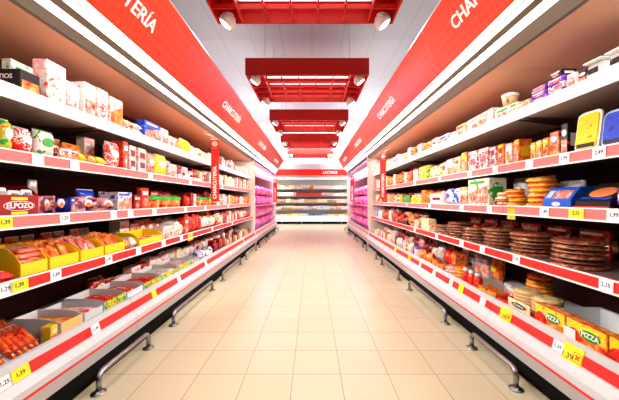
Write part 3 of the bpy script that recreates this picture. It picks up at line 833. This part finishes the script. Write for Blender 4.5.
# ---- left, bottom deck
def sausage_pack(side, Y, u, z, yaw, n=5, Ls=.19, r=.0165, label='vacuum pack of fat orange-red sausages', tilt=0.):
    t = thing('sausage_pack', None, 'sausage pack', (SIDE[side]*u, Y, z), yaw); t.rotation_euler = (0, tilt, yaw)
    bm = B(); pillow(bm, n*2*r+.03, Ls+.04, .008, lying=True, nx=5, nz=5, crk=0); bm.transform(Matrix.Translation((-(Ls+.04)/2, 0, 0))); obj('film', bm, M_film, t, True)
    for i in range(n):
        y = (i-(n-1)/2)*2*r; pts = []
        for q in range(7):
            a = q/6*2-1; pts.append((a*Ls/2, y+.003*math.sin(q+i), .008+r*.95))
        rad = [r*.35, r*.85, r, r, r, r*.85, r*.35]
        bm = B(); tube(bm, pts, rad, 8); obj('sausage', bm, M_saus, t, True)
    for q in (-.3, .3):
        bm = B(); box(bm, q*Ls-.006, q*Ls+.006, -n*r, n*r, .008+r*1.95, .008+r*2.02); obj('band', bm, mat('brown_band', (.3, .04, .01), .4), t)
    register(t, label, 'sausage pack', side, 4, Y)
M_saus = print_mat('sausage_skin', [(0, (.35, .02, .01)), (.38, (.8, .09, .02)), (.55, (.95, .25, .05)), (.68, (.95, .55, .3))], 30, .25, .6)
zz = DECK+.002
for i, Y in enumerate((1.25, 1.445, 1.64)):
    for k in range(4):
        sausage_pack(L, Y+.008*k, 1.635+k*.066, zz+.074+.014*k, random.uniform(-.06, .06), tilt=.70+.03*k)
put(L, 4, 50, 59, 'carton', 'ye', .11, .06, du=.015, desc='pale yellow box edge behind the sausages')
def crate(pa, pb, h, desc, fm, du=.0, d=.30, fill=None, side=L, cols='rd'):
    inf = wrap_box(side, 4, pa, pb, h, h*.8, d, M_greyboard, desc=desc, front_m=fm, du=du)
    if fill: pile_in(inf, side, 4, fill, 'flat', cols, .12, d*.9, .03, PAL[cols][0]+' flat packet lying in a grey box')
crate(61, 83, .135, 'grey cardboard display box with a plain front', M_kraft, fill=3, cols='or')
crate(84, 103, .12, 'grey display box beside the plain one', M_greyboard, fill=3, cols='pw')
gf = pm('gy')
crate(104, 126, .135, 'grey display box with a green printed front', gf, fill=3)
crate(127, 143, .12, 'grey display box with a white front', M_tagw, fill=3)
crate(144, 161, .125, 'grey display box with a green printed front', gf, fill=3)
crate(162, 178, .12, 'grey display box with a green printed front', gf, fill=3, cols='wh')
crate(179, 193, .12, 'grey display box with a green printed front', gf, fill=3, cols='pw')
row(L, 4, 194, 214, [('bag', 'bw', .14), ('flat', 'gr', .08), ('bag', 'wh', .13)], .12)
row(L, 4, 215, 225, [('carton', 'dr', .16)], .12)
row(L, 4, 226, 253, [('carton', 'br', .15), ('bag', 'cr', .14), ('carton', 'rw', .14), ('bag', 'tn', .15)], .12)
row(L, 4, 150, 250, [('bag', 'wh', .15), ('bag', 'dr', .16), ('carton', 'pw', .17)], .17, du=.33)
row(L, 4, 95, 150, [('bag', 'dr', .13), ('flat', 'pw', .1)], .17, du=.33)

# ---- right, top shelf
def tub_tray(px, Y, h=.11):
    u, z = ladder(Rr, 0)
    t = thing('plastic_tub', None, 'tub', (u, Y, z+.0015), 0)
    bm = B(); prism(bm, [(0, 0), (.15, 0), (.13, h*.9), (.02, h*.9)], -.05, .05); bmesh.ops.bevel(bm, geom=bm.edges[:], offset=.012, segments=2, affect='EDGES'); obj('tub', bm, M_white, t, True)
    bm = B(); box(bm, -.004, .154, -.056, .056, h*.9, h, .004); obj('lid', bm, M_white, t)
    label_panel(.06, .03, h*.45, pm('bk'), t, x=.004)
    register(t, 'white plastic tub with a flat lid', 'tub', Rr, 0, Y)
for Y in (1.42, 1.57, 1.70): tub_tray(0, Y)
put(Rr, 0, 588, 577, 'carton', 'bk', .09, .1, du=.02, desc='small black and gold carton'); 
put(Rr, 0, 576, 566, 'carton', 'wh', .09, .1)
for k in range(3):
    put(Rr, 0, 564, 547, 'block', 'pu' if k != 1 else 'bw', .035, .12, lift=k*.0375, desc='violet low box in the near stack' if k != 1 else None)
    put(Rr, 0, 546, 531, 'block', 'pu', .035, .12, lift=k*.0375, desc='violet low box in the far stack')
put(Rr, 0, 562, 549, 'block', 'bk', .04, .1, lift=.1125, desc='dark blue and green box topping the purple stack')
put(Rr, 0, 0, 0, 'carton', 'bl', .15, .1, du=.16, Y=(1.78, 1.95)); put(Rr, 0, 0, 0, 'carton', 'pu', .13, .1, du=.16, Y=(1.96, 2.1))
put(Rr, 0, 529, 518, 'block', 'cr', .06, .12); put(Rr, 0, 517, 510, 'carton', 'gw', .08, .1)
put(Rr, 0, 0, 0, 'carton', 'gw', .085, .12, Y=(2.41, 2.60), desc='green-and-white carton under a beige tub'); put(Rr, 0, 0, 0, 'tub', 'tn', .11, .12, lift=.09, Y=(2.42, 2.56), desc='beige tub stacked on a green-and-white tub')
put(Rr, 0, 494, 466, 'carton', 'wh', .125, .1, desc='wide white box with a purple mark')
u, z = ladder(Rr, 0)
put(Rr, 0, 465, 456, 'carton', 'cr', .12, .1)
put(Rr, 0, 455, 449, 'flat', 'wh', .07, .1); put(Rr, 0, 448, 437, 'carton', 'bw', .1, .1)
row(Rr, 0, 436, 411, [('bag', 'or', .12), ('carton', 'wh', .13), ('bag', 'wh', .11), ('bag', 'rw', .13)], .13)
row(Rr, 0, 410, 375.5, [('bag', 'cr', .13), ('carton', 'wh', .13), ('bag', 'ye', .12), ('carton', 'pw', .12)], .14)
row(Rr, 0, 495, 380, [('bag', 'rd', .15), ('carton', 'wh', .15), ('bag', 'or', .14)], .2, du=.19)

# ---- right, second shelf
def big_pack(Y, wdt, h, board, pic, desc, du=0.):
    u, z = ladder(Rr, 1)
    t = thing('blister_pack', None, 'packet', (u+du, Y, z+.0015), 0)
    R = Matrix.Rotation(.12, 4, 'Y')
    w = wdt
    def rr(w_, h_, r, zc):
        pts = []
        for cx_, cz_, a0 in ((w_/2-r, h_/2-r, 0), (-w_/2+r, h_/2-r, PI/2), (-w_/2+r, -h_/2+r, PI), (w_/2-r, -h_/2+r, 1.5*PI)):
            for i in range(5): an = a0+PI/2*i/4; pts.append((cx_+r*math.cos(an), zc+cz_+r*math.sin(an)))
        return pts
    bm = B(); box(bm, .012, .07, -w/2+.004, w/2-.004, 0, h*.22, .003); obj('base_carton', bm, mat('tray_black', (.02, .02, .02), .3) if board == 'bk' else pm(board), t)
    bm = B(); xprism(bm, rr(w, h, w*.22, h/2), .006, .016); bm.transform(R); obj('tray_rim', bm, mat('tray_rim_'+board, (.88, .9, .82) if board == 'bk' else (.55, .65, .85), .25), t)
    bm = B(); xprism(bm, rr(w*.84, h*.86, w*.17, h/2), -.002, .007); bm.transform(R); obj('film', bm, pm(pic), t)
    bm = B(); box(bm, -.004, .006, -w*.36, w*.36, h*.1, h*.2); bm.transform(R); obj('label', bm, mat('tray_black', (.02, .02, .02), .3), t)
    register(t, desc, 'packet', Rr, 1, Y)
big_pack(1.575, .16, .20, 'bl', 'bl', 'large blue tray pack with a pale rim')
big_pack(1.745, .155, .235, 'bk', 'ye', 'tall yellow pack with a white rim on black base')
put(Rr, 1, 568, 560.5, 'carton', 'bk', .2, .1, du=.02, desc='upright black carton by the yellow pack')
put(Rr, 1, 559, 549, 'carton', 'fl', .165, .1, du=.01)
for i in range(4): put(Rr, 1, 0, 0, 'sleeve', 'ye', .15-.005*i, .11, du=.03, Y=(1.99+i*.06, 2.045+i*.06), desc='slim golden sleeve pack')
inf = wrap_box(Rr, 1, 0, 0, .06, .055, .17, M_rail, desc='low red open tray under golden packs', Y=(1.96, 2.24)) if False else None
put(Rr, 1, 519, 513, 'carton', 'or', .14, .1); put(Rr, 1, 512, 505, 'carton', 'pw', .13, .1)
put(Rr, 1, 504, 497, 'window', 'or', .14, .09); put(Rr, 1, 496, 489, 'window', 'rw', .14, .09)
put(Rr, 1, 488, 478, 'window', 'rw', .15, .09); put(Rr, 1, 477, 468, 'window', 'rw', .15, .09)
put(Rr, 1, 467, 461, 'carton', 'or', .16, .08); put(Rr, 1, 460, 454, 'carton', 'cr', .14, .08); put(Rr, 1, 453, 447, 'carton', 'pw', .14, .08)
row(Rr, 1, 446, 428, [('bag', 'cr', .15), ('bag', 'ye', .14)], .15)
put(Rr, 1, 427, 419, 'carton', 'gy', .2, .1); put(Rr, 1, 418, 413, 'carton', 'wh', .18, .1)
row(Rr, 1, 412, 396, [('bag', 'or', .16), ('bag', 'rd', .17)], .15)
row(Rr, 1, 395, 375, [('carton', 'wh', .15), ('bag', 'or', .15), ('carton', 'bw', .15), ('bag', 'rw', .15)], .14)
row(Rr, 1, 470, 380, [('carton', 'br', .17), ('bag', 'or', .17), ('carton', 'wh', .17)], .2, du=.19)

# ---- right, third shelf
u3, z3 = ladder(Rr, 2)
def salmon(Y, w, d=.17, h=.15):
    t = thing('salmon_pack', None, 'packet', (u3, Y, z3+.0015), 0)
    bm = B(); prism(bm, [(0, 0), (d, 0), (d, h), (d-.02, h), (0, .045)], -w/2, w/2); obj('carton', bm, mat('tray_black', (.02, .02, .02), .3), t)
    sl = Vector((d-.02, 0, h-.045)).normalized()
    Mx = Matrix.Translation((.012, 0, .054)) @ Matrix.Rotation(-math.atan2(h-.045, d-.02), 4, 'Y')
    bm = B(); lathe(bm, [(0, 0), (.5, 0), (.5, .1), (.42, .2), (0, .2)], n=18, sx=.1, sy=w*.72); bm.transform(Matrix.Diagonal((1, 1, .03, 1))); bm.transform(Matrix.Translation((.07, 0, .002))); bm.transform(Mx); obj('salmon_slices', bm, mat('salmon', (.95, .3, .1), .3, coat=.4), t, True)
    bm = B(); box(bm, 0, .02, -w*.42, w*.42, .002, .006); bm.transform(Mx); obj('label', bm, pm('bl'), t)
    bm = B(); box(bm, -.014, d*.9, -w/2-.0, w/2, -.0, .018); bm.transform(Matrix.Translation((0, 0, 0))); obj('red_tray', bm, M_rail, t)
    register(t, 'black salmon pack with an orange window on red tray', 'packet', Rr, 2, Y)
put(Rr, 2, 0, 0, 'bag', 'pu', .13, .08, Y=(1.44, 1.565))
salmon(1.68, .21)
def blue_box(Y, w, d=.16, h=.14):
    t = thing('fish_carton', None, 'carton', (u3, Y, z3+.0015), 0)
    bm = B(); prism(bm, [(0, 0), (d, 0), (d, h), (.06, h*.95), (0, h*.42)], -w/2, w/2); obj('carton', bm, mat('royal_blue', (.01, .13, .62), .35), t)
    an = -math.atan2(h*.53, .06)
    Mx = Matrix.Translation((0, 0, h*.42)) @ Matrix.Rotation(an, 4, 'Y')
    bm = B(); box(bm, .006, .07, -w*.4, w*.15, 0, .003, .001); bm.transform(Mx); obj('window', bm, pm('fl'), t)
    bm = B(); box(bm, .01, .07, w*.22, w*.42, 0, .003, .001); bm.transform(Mx); obj('label', bm, mat('pale_blue', (.6, .7, .9), .4), t)
    label_panel(w*.3, h*.2, h*.2, mat('pale_blue', (.6, .7, .9), .4), t, oval=True, name='emblem')
    register(t, 'royal blue fish carton with a slanted window', 'carton', Rr, 2, Y)
blue_box(1.925, .22)
def disc_stack(side, shelf, Y, u, n, D, th, col, desc, seed=0, shrink=.0):
    s = SIDE[side]; _, z = ladder(side, shelf); zc = z+.001
    random.seed(seed)
    for k in range(n):
        t = thing('round_pack' if col != 'piz' else 'pizza', None, 'pizza' if col == 'piz' else 'packet', (s*u+random.uniform(-.012, .012), Y+random.uniform(-.014, .014), zc+k*th), random.uniform(0, 6))
        D2 = D*random.uniform(.88, 1.0); h = th*(.8 if col == 'piz' else .96)
        if col == 'piz':
            bm = B(); lathe(bm, [(0, 0), (D2*.46, 0), (D2*.5, h*.35), (D2*.5, h*.62), (D2*.46, h*.8), (D2*.44, h*.7), (0, h*.7)], n=28, wob=.012); obj('crust', bm, M_crust, t, True)
            bm = B(); lathe(bm, [(0, h*.9), (D2*.3, h*.92), (D2*.43, h*.82), (D2*.43, h*.72), (0, h*.72)], n=24, wob=.01); obj('topping', bm, M_top, t, True)
            bm = B(); lathe(bm, [(D2*.45, h*.05), (D2*.506, h*.3), (D2*.506, h*.36), (D2*.45, h*.12)], n=28); obj('tray_rim', bm, mat('pizza_rim', (.62, .45, .34), .25, coat=.5), t, True)
        else:
            bm = B(); lathe(bm, [(0, 0), (D2*.44, 0), (D2*.5, h*.3), (D2*.5, h*.7), (D2*.44, h), (0, h)], n=24); obj('body', bm, pm(col), t, True)
            bm = B(); lathe(bm, [(D2*.47, h*.25), (D2*.508, h*.3), (D2*.508, h*.55), (D2*.47, h*.6)], n=24); obj('band', bm, acc(col), t, True)
        register(t, desc % (nth(k)), 'pizza' if col == 'piz' else 'packet', side, shelf, Y)
M_crust = print_mat('pizza_crust', [(0, (.08, .025, .015)), (.40, (.22, .07, .03)), (.53, (.45, .18, .08)), (.62, (.7, .4, .22))], 40, .35, .3)
M_top = print_mat('pizza_topping', [(0, (.12, .012, .01)), (.4, (.35, .03, .02)), (.52, (.55, .15, .05)), (.62, (.8, .5, .2))], 45, .3, .5)
disc_stack(Rr, 2, 2.17, u3+.10, 6, .19, .036, 'or', '%s from the bottom in the stack of orange round packs', 3)
disc_stack(Rr, 2, 2.42, u3+.09, 4, .14, .036, 'or', '%s from the bottom in the small pile of orange discs', 5)
disc_stack(Rr, 2, 2.58, u3+.09, 3, .13, .04, 'cr', '%s from the bottom in the small pile of cream discs', 6)
put(Rr, 2, 489, 468, 'carton', 'gw', .25, .16, desc='large white carton with faint green print')
random.seed(21)
for i in range(3): put(Rr, 2, 0, 0, 'bag', 'gr', .19, .09, du=.22, Y=(2.0+i*.25, 2.22+i*.25), desc='grey clear bag behind the round packs')
put(Rr, 2, 467, 460, 'carton', 'tn', .14, .1); put(Rr, 2, 459, 452, 'bag', 'bw', .14, .08); put(Rr, 2, 451, 445, 'bag', 'bw', .14, .08)
put(Rr, 2, 443, 430, 'window', 'wh', .14, .1, desc='white carton with a dark window')
row(Rr, 2, 429, 421, [('bag', 'or', .15)], .13)
put(Rr, 2, 420, 416, 'jar', 'ye', .13, .1); put(Rr, 2, 415, 411, 'jar', 'ye', .13, .1); put(Rr, 2, 410, 403, 'carton', 'gn', .13, .1)
row(Rr, 2, 402, 375, [('bag', 'cr', .13), ('carton', 'ye', .13), ('bag', 'or', .12), ('carton', 'bw', .12), ('jar', 'gn', .12), ('bag', 'rd', .13)], .12)
row(Rr, 2, 500, 380, [('carton', 'dr', .15), ('bag', 'br', .16)], .22, du=.24)

# ---- right, fourth shelf: pizza stacks
u4 = 1.655
WN = ['nearest', 'second', 'third', 'fourth', 'fifth', 'sixth', 'seventh']
for k, (Y, n) in enumerate(((1.40, 6), (1.87, 6), (2.26, 6), (2.64, 6), (3.0, 5), (3.36, 6), (3.72, 4))):
    disc_stack(Rr, 3, Y, u4, n, .29 if k < 3 else .27, .0285, 'piz', '%s pizza from the bottom of the '+WN[k]+' pizza stack', 30+k)
random.seed(5)
put(Rr, 3, 429, 421, 'carton', 'cr', .16, .1); 
row(Rr, 3, 420, 402, [('tray', 'br', .12), ('carton', 'br', .15), ('bag', 'or', .13)], .14)
row(Rr, 3, 401, 375, [('carton', 'wh', .14), ('bag', 'br', .14), ('carton', 'bw', .13), ('bag', 'rd', .14), ('bag', 'bl', .13)], .13)
row(Rr, 3, 425, 380, [('carton', 'dr', .17), ('bag', 'br', .17)], .2, du=.25)
for i in range(8): put(Rr, 3, 0, 0, 'carton', 'dr', .2, .06, du=.42, Y=(1.35+i*.3, 1.6+i*.3))

# ---- right, bottom deck
def pizza_box(Y, w, h, d, txt, desc, u=1.53, ovcol=None, cols='or', z=DECK, tilt=.0):
    t = thing('pizza_box', None, 'carton', (u, Y, z+.0015), 0)
    bm = B(); box(bm, 0, d, -w/2, w/2, 0, h, .002); obj('body', bm, pm('cr' if cols == 'ye' else cols), t)
    bm = B(); box(bm, -.002, .0015, -w/2+.004, w/2-.004, h*.52, h-.004); obj('yellow_band', bm, pm('ye'), t)
    ov = ovcol or mat('green_oval', (.02, .3, .05), .4)
    label_panel(w*.5, h*.34, h*.66, ov, t, cy=-w*.12, x=-.003, oval=True, name='emblem')
    text_mesh('lettering', txt, h*.24, mat('white_ink', (.95, .93, .9), .4), t, frame((-.0046, -w*.12, h*.66), (0, -1, 0), (0, 0, 1)), .0005, bold=.0008)
    bm = B(); lathe(bm, [(0, 0), (h*.3, 0), (h*.3, .002), (0, .002)], n=18); bm.transform(Matrix.Translation((-.001, w*.3, h*.42)) @ Matrix.Rotation(-PI/2, 4, 'Y')); obj('picture', bm, pm('rd'), t)
    register(t, desc, 'carton', Rr, 4, Y)
    return t
dd = .03
for k, (Y, w) in enumerate(((1.43, .24), (1.685, .25), (1.94, .24))):
    pizza_box(Y, w, .165, dd, 'PIZZA', ('yellow pizza box with green oval at the near deck edge', 'yellow pizza box with green oval and white tag', 'yellow pizza box with green oval next to the red tray')[k])
    pizza_box(Y, w, .165, dd, 'PIZZA', ('pizza box second from the edge, near pile', 'pizza box second from the edge, tagged pile', 'pizza box second from the edge, pile by the red tray')[k], u=1.565)
# white ticket clipped to the second box
bm = B(); box(bm, -.003, 0, -.04, .04, 0, .06); o = obj('price_ticket', bm, M_tagw); o.location = (1.524, 1.78, DECK+.05)
o['label'] = 'white price ticket clipped to the yellow pizza box'; o['category'] = 'ticket'
# grey open tray with pizzas behind the boxes
inf = wrap_box(Rr, 4, 0, 0, .14, .10, .34, M_greyboard, du=.08, desc='deep grey open carton behind the pizza boxes', Y=(1.30, 2.04))
def deck_pizza(Y, u, z, D, desc, zt=0):
    t = thing('pizza', None, 'pizza', (u, Y, z), random.uniform(0, 6)); h = .024
    bm = B(); lathe(bm, [(0, 0), (D*.46, 0), (D*.5, h*.4), (D*.47, h*.9), (D*.43, h*.7), (0, h*.7)], n=28, wob=.012); obj('crust', bm, mat('pale_crust', (.85, .6, .3), .5), t, True)
    bm = B(); lathe(bm, [(0, h), (D*.3, h), (D*.42, h*.85), (D*.42, h*.72), (0, h*.72)], n=24, wob=.01); obj('topping', bm, print_mat('cheese', [(0, (.75, .15, .04)), (.38, (.93, .7, .3)), (.55, (.97, .85, .5))], 30, .4), t, True)
    register(t, desc, 'pizza', Rr, 4, Y)
deck_pizza(1.43, 1.78, inf[4]+.001, .23, 'cheese pizza lying in the deep grey carton, nearer one')
deck_pizza(1.70, 1.78, inf[4]+.001, .23, 'cheese pizza lying in the deep grey carton, farther one')
# middle: red tray with stacked pizzas and black oval label
inf = wrap_box(Rr, 4, 0, 0, .075, .07, .30, M_rail, desc='low red cardboard tray of cheese pizzas', Y=(2.07, 2.48))
for j, Y in enumerate((2.175, 2.375)):
    for k in range(6): deck_pizza(Y, 1.70, inf[4]+.001+k*.025, .19, '%s cheese pizza from the bottom, %s pile in the red tray' % (nth(k), ('near', 'far')[j]))
t = thing('pizza_box', None, 'carton', (1.54, 2.2, inf[4]+.067), 0)
bm = B(); box(bm, -.03, -.022, -.11, .12, -.02, .05, .002); obj('body', bm, pm('cr'), t)
label_panel(.15, .035, .018, mat('dark_olive_oval', (.03, .045, .02), .4), t, x=-.0318, oval=True, name='emblem')
text_mesh('lettering', 'PIZZARELLA', .02, mat('white_ink', (.95, .93, .9), .4), t, frame((-.0335, 0, .018), (0, -1, 0), (0, 0, 1)), .0004, bold=.0004)
register(t, 'cream pizza box with a black oval label', 'carton', Rr, 4, 2.2)
for i in range(2): put(Rr, 4, 0, 0, 'block', 'or', .08, .12, Y=(2.51+i*.14, 2.64+i*.14))
put(Rr, 4, 0, 0, 'carton', 'gr', .12, .1, du=.2, Y=(2.52, 2.72)); 
for i in range(3): put(Rr, 4, 0, 0, 'jar', 'rd', .17, .1, Y=(2.81+i*.11, 2.91+i*.11), desc='red jar with a pale lid')
disc_stack(Rr, 4, 2.62, 1.98, 6, .2, .036, 'or', '%s from the bottom, orange round packs at deck back', 51)
disc_stack(Rr, 4, 3.27, 1.64, 4, .18, .036, 'or', '%s from the bottom, mid-deck pile of orange discs', 52)
disc_stack(Rr, 4, 3.48, 1.64, 3, .18, .036, 'fl', '%s from the bottom, mid-deck pile of pink discs', 53)
random.seed(8)
row(Rr, 4, 440, 430, [('disc', 'or', .1)], .15)
row(Rr, 4, 429, 411, [('bag', 'pu', .15), ('bag', 'wh', .14), ('bag', 'or', .12)], .15)
row(Rr, 4, 410, 390, [('bag', 'bw', .15), ('bag', 'pk', .15), ('bag', 'cr', .14), ('carton', 'wh', .14), ('bag', 'bk', .15)], .13)
row(Rr, 4, 389, 372, [('bag', 'pk', .15), ('bag', 'rd', .14), ('bag', 'cr', .15)], .13)
row(Rr, 4, 440, 376, [('bag', 'pk', .18), ('bag', 'wh', .18), ('bag', 'dr', .17)], .18, du=.25)

random.seed(91)
row(Rr, 4, 497, 441, [('bag', 'or', .2), ('carton', 'dr', .2), ('bag', 'tn', .18), ('carton', 'gr', .17)], .15, du=.40)
row(Rr, 4, 437, 378, [('bag', 'pw', .2), ('carton', 'wh', .22), ('bag', 'dr', .22), ('bag', 'cr', .2)], .15, du=.45)
row(Rr, 4, 455, 442, [('carton', 'or', .16), ('bag', 'rd', .17)], .13, du=.20)
row(L, 4, 75, 150, [('bag', 'wh', .2), ('bag', 'dr', .2), ('carton', 'gr', .2), ('bag', 'fl', .2)], .16, du=.44) if False else None
row(L, 4, 192, 249, [('carton', 'rw', .2), ('bag', 'wh', .2), ('carton', 'br', .2)], .15, du=.47)
row(L, 3, 120, 168, [('bag', 'gr', .17), ('bag', 'fl', .16), ('carton', 'wh', .16)], .15, du=.26)
# ---- magenta sacks in the pink bays
M_sack = print_mat('sack_film', [(0, (.9, .03, .4)), (.45, (.95, .1, .52)), (.56, (.98, .25, .62)), (.68, (1, .6, .8))], 5, .3, .5)
for side in (L, Rr):
    s = SIDE[side]
    for col_ in range(5):
        for lv in range(4):
            w = .80; Y = 7.72+.43+col_*.855; z = DECK+.002+lv*.335 if lv < 2 else 1.052+(lv-2)*.30
            bm = B(); pillow(bm, w, .5, .285 if lv > 1 else .32, nx=10, nz=8, lying=True, pu=6, pv=4, crk=.004)
            bm.transform(Matrix.Translation((.0, 0, .004)))
            o = obj('magenta_sack', bm, M_sack, None, True); zz_ = z
            o.location = (s*(1.545), Y, zz_); o.rotation_euler = (0, 0, PI if s < 0 else 0); o['category'] = 'sack'; o['group'] = 'magenta sacks in the far %s bay' % side
            o['label'] = 'plump magenta sack, %s layer from below, %s pile along in the %s bay' % (nth(lv), nth(col_), side)

# ------------------------------------------------------------------ chiller across the end of the aisle
YB = 15.0
t = thing('wall_chiller', 'white multideck chiller closing off the far end of the aisle', 'chiller', (0, YB, 0))
def bb(name, x0, x1, y0, y1, z0, z1, m, par=t):
    bm = B(); box(bm, x0, x1, y0, y1, z0, z1); return obj(name, bm, m, par)
bb('front_panel', -4.5, 4.5, 0, .05, .12, .40, M_white); bb('back_panel', -4.5, 4.5, .80, .85, .12, 2.4, mat('pale_back', (.85, .88, .86), .5))
bb('deck', -4.5, 4.5, .05, .8, .30, .33, M_white)
bb('canopy', -4.5, 4.5, .10, .85, 2.28, 2.40, M_white); bb('lamp_strip', -4.5, 4.5, .12, .2, 2.25, 2.28, M_lamp)
for x in range(-4, 5, 1): bb('kick_plate', x-.49, x+.44, .06, .08, 0, .12, M_black)
BZ = [1.75, 1.40, 1.07, .72]
for z in BZ:
    sh = bb('shelf', -4.5, 4.5, .2, .8, z-.025, z, M_white)
    bb('price_rail', -4.5, 4.5, .185, .2, z-.045, z+.003, M_under, sh)
t2 = thing('fascia_sign', 'red horizontal fascia sign above the far end chiller', 'sign', (0, YB, 2.42))
bb('panel', -4.5, 4.5, .02, .06, 0, .31, M_ban, t2)
text_mesh('lettering', 'LÁCTEOS', .17, M_letter, t2, frame((.9, .017, .15), (1, 0, 0), (0, 0, 1)), .002, bold=.003)
BC = [['cr', 'wh', 'or', 'wh', 'gr'], ['wh', 'gr', 'cr', 'wh', 'pw'], ['tn', 'cr', 'pw', 'wh', 'tn'], ['tn', 'cr', 'wh', 'bw', 'pw', 'cr'], ['ye', 'gw', 'cr', 'bw', 'wh']]
random.seed(77)
for i, z in enumerate(BZ+[.33]):
    x = -2.35; run = 0; n = 0
    while x < 2.25:
        if run <= 0: col = random.choice(BC[i]); kind = random.choice(('carton', 'tub', 'carton', 'bag')); run = random.randint(2, 5); w = random.uniform(.09, .13); h = random.uniform(.13, .2)
        if i == 1 and -.8 < x < .1: col, kind = 'rd', 'carton'
        run -= 1
        o = build(kind, w-.008, .14, h, col, (x+w/2, YB+(.215 if i < 4 else .12), z+.001), PI/2, False)
        # front faces -x locally; turn it to face the camera aisle
        o.rotation_euler = (0, 0, PI/2)
        o['label'] = '%s %s, %s from left, far chiller\'s %s' % (PAL[col][0], NOUN[kind][1], nth(n), SHN[i])
        o['group'] = 'packs on the far chiller\'s %s' % SHN[i]
        n += 1; x += w

# ------------------------------------------------------------------ labels of the goods
from collections import defaultdict
cnt = defaultdict(list)
for it in ITEMS: cnt[(it[1], it[3], it[4])].append(it)
for (desc, side, shelf), lst in cnt.items():
    lst.sort(key=lambda q: q[5])
    for i, (o, d_, cat, sd, sh, Y) in enumerate(lst):
        place = '%s %s' % (side, SHN[shelf])
        if len(lst) == 1: o['label'] = '%s, %s' % (desc, place)
        else:
            for tpl in ('%s, %s such from the near end, %s', '%s, %s from near end, %s', '%s, %s along %s'):
                lb = tpl % (desc, nth(i), place)
                if len(lb.replace('-', ' ').split()) <= 16: break
            o['label'] = lb
        o['category'] = cat; o['group'] = '%s on the %s' % (plural(cat), place)

# ------------------------------------------------------------------ lights
def area(loc, size, sy, power, rot, col=(1, 1, 1), spread=PI):
    l = bpy.data.lights.new('area', 'AREA'); l.shape = 'RECTANGLE'; l.size = size; l.size_y = sy; l.energy = power; l.color = col; l.spread = spread
    o = bpy.data.objects.new('area_lamp', l); C.objects.link(o); o.location = loc; o.rotation_euler = rot
    return o
for k, yn in enumerate([2.16, 5.0, 7.84, 10.68, 13.5]):
    area((PC, yn+.7, 3.40), 1.5, 1.0, 6, (0, 0, 0), (1, .97, .93))
    for sx in (-1, 1):
        l = bpy.data.lights.new('spot', 'SPOT'); l.energy = 190; l.spot_size = .95; l.spot_blend = .6; l.shadow_soft_size = .05; l.color = (1, .95, .88)
        o = bpy.data.objects.new('spot_lamp', l); C.objects.link(o); p = Vector((PC+sx*.93, yn+.7, 3.18)); o.location = p
        tgt = Vector((sx*1.3, yn+1.0, 2.45)); o.rotation_euler = (tgt-p).to_track_quat('-Z', 'Y').to_euler()
for sx in (-1, 1):                      # unseen uplights added behind the fascias to brighten the ceiling
    for k in range(4):
        area((sx*1.85, .8+k*3.1, 2.9), 2.6, .25, (2, 5, 11, 26)[k], (PI, 0, PI/2), (.93, .97, 1))
area((0, 13.6, 3.0), 5, .4, 60, (PI, 0, 0), (.88, .95, 1))  # added uplight, no fixture: brightens the far ceiling
for sx in (-1, 1):                      # unseen shelf fill added inside the canopy edge, then the diffusers' light
    for k, (a, b, wn) in enumerate(MODS):
        zt = PROF['left' if sx < 0 else 'right']['can'][0][1]-.012
        area((sx*1.50, (a+b)/2, zt), .05, b-a-.1, 6, (0, sx*-.45, 0), (1, .96, .92), 2.3)
        area((sx*(1.385 if sx < 0 else 1.30), (a+b)/2, 2.36 if sx < 0 else 2.40), .09, b-a-.1, 26, (0, sx*1.03, 0), (1, .97, .94), 1.9)
    area((sx*1.50, 9.8, 2.12), .05, 4.2, 30, (0, sx*-.75, 0), (1, .75, .95))
area((0, 12.9, 4.1), 4, .3, 250, (PI*.3, 0, 0), (.9, .96, 1))  # added fill without a fixture, aimed at the far chiller
w = bpy.data.worlds.new('World'); bpy.context.scene.world = w; w.use_nodes = True
w.node_tree.nodes['Background'].inputs[0].default_value = (.9, .95, 1, 1); w.node_tree.nodes['Background'].inputs[1].default_value = .5

# ------------------------------------------------------------------ camera
cd = bpy.data.cameras.new('Camera'); cam = bpy.data.objects.new('Camera', cd); C.objects.link(cam)
cam.location = (0, 0, CH); cam.rotation_euler = (PI/2, 0, 0)
cd.sensor_width = 36; cd.lens = 36*F/619; cd.shift_x = -2.5/619; cd.clip_start = .05
bpy.context.scene.camera = cam
sc = bpy.context.scene
sc.view_settings.view_transform = 'Standard'; sc.view_settings.look = 'Medium High Contrast'; sc.view_settings.exposure = 0.0; sc.view_settings.gamma = 1
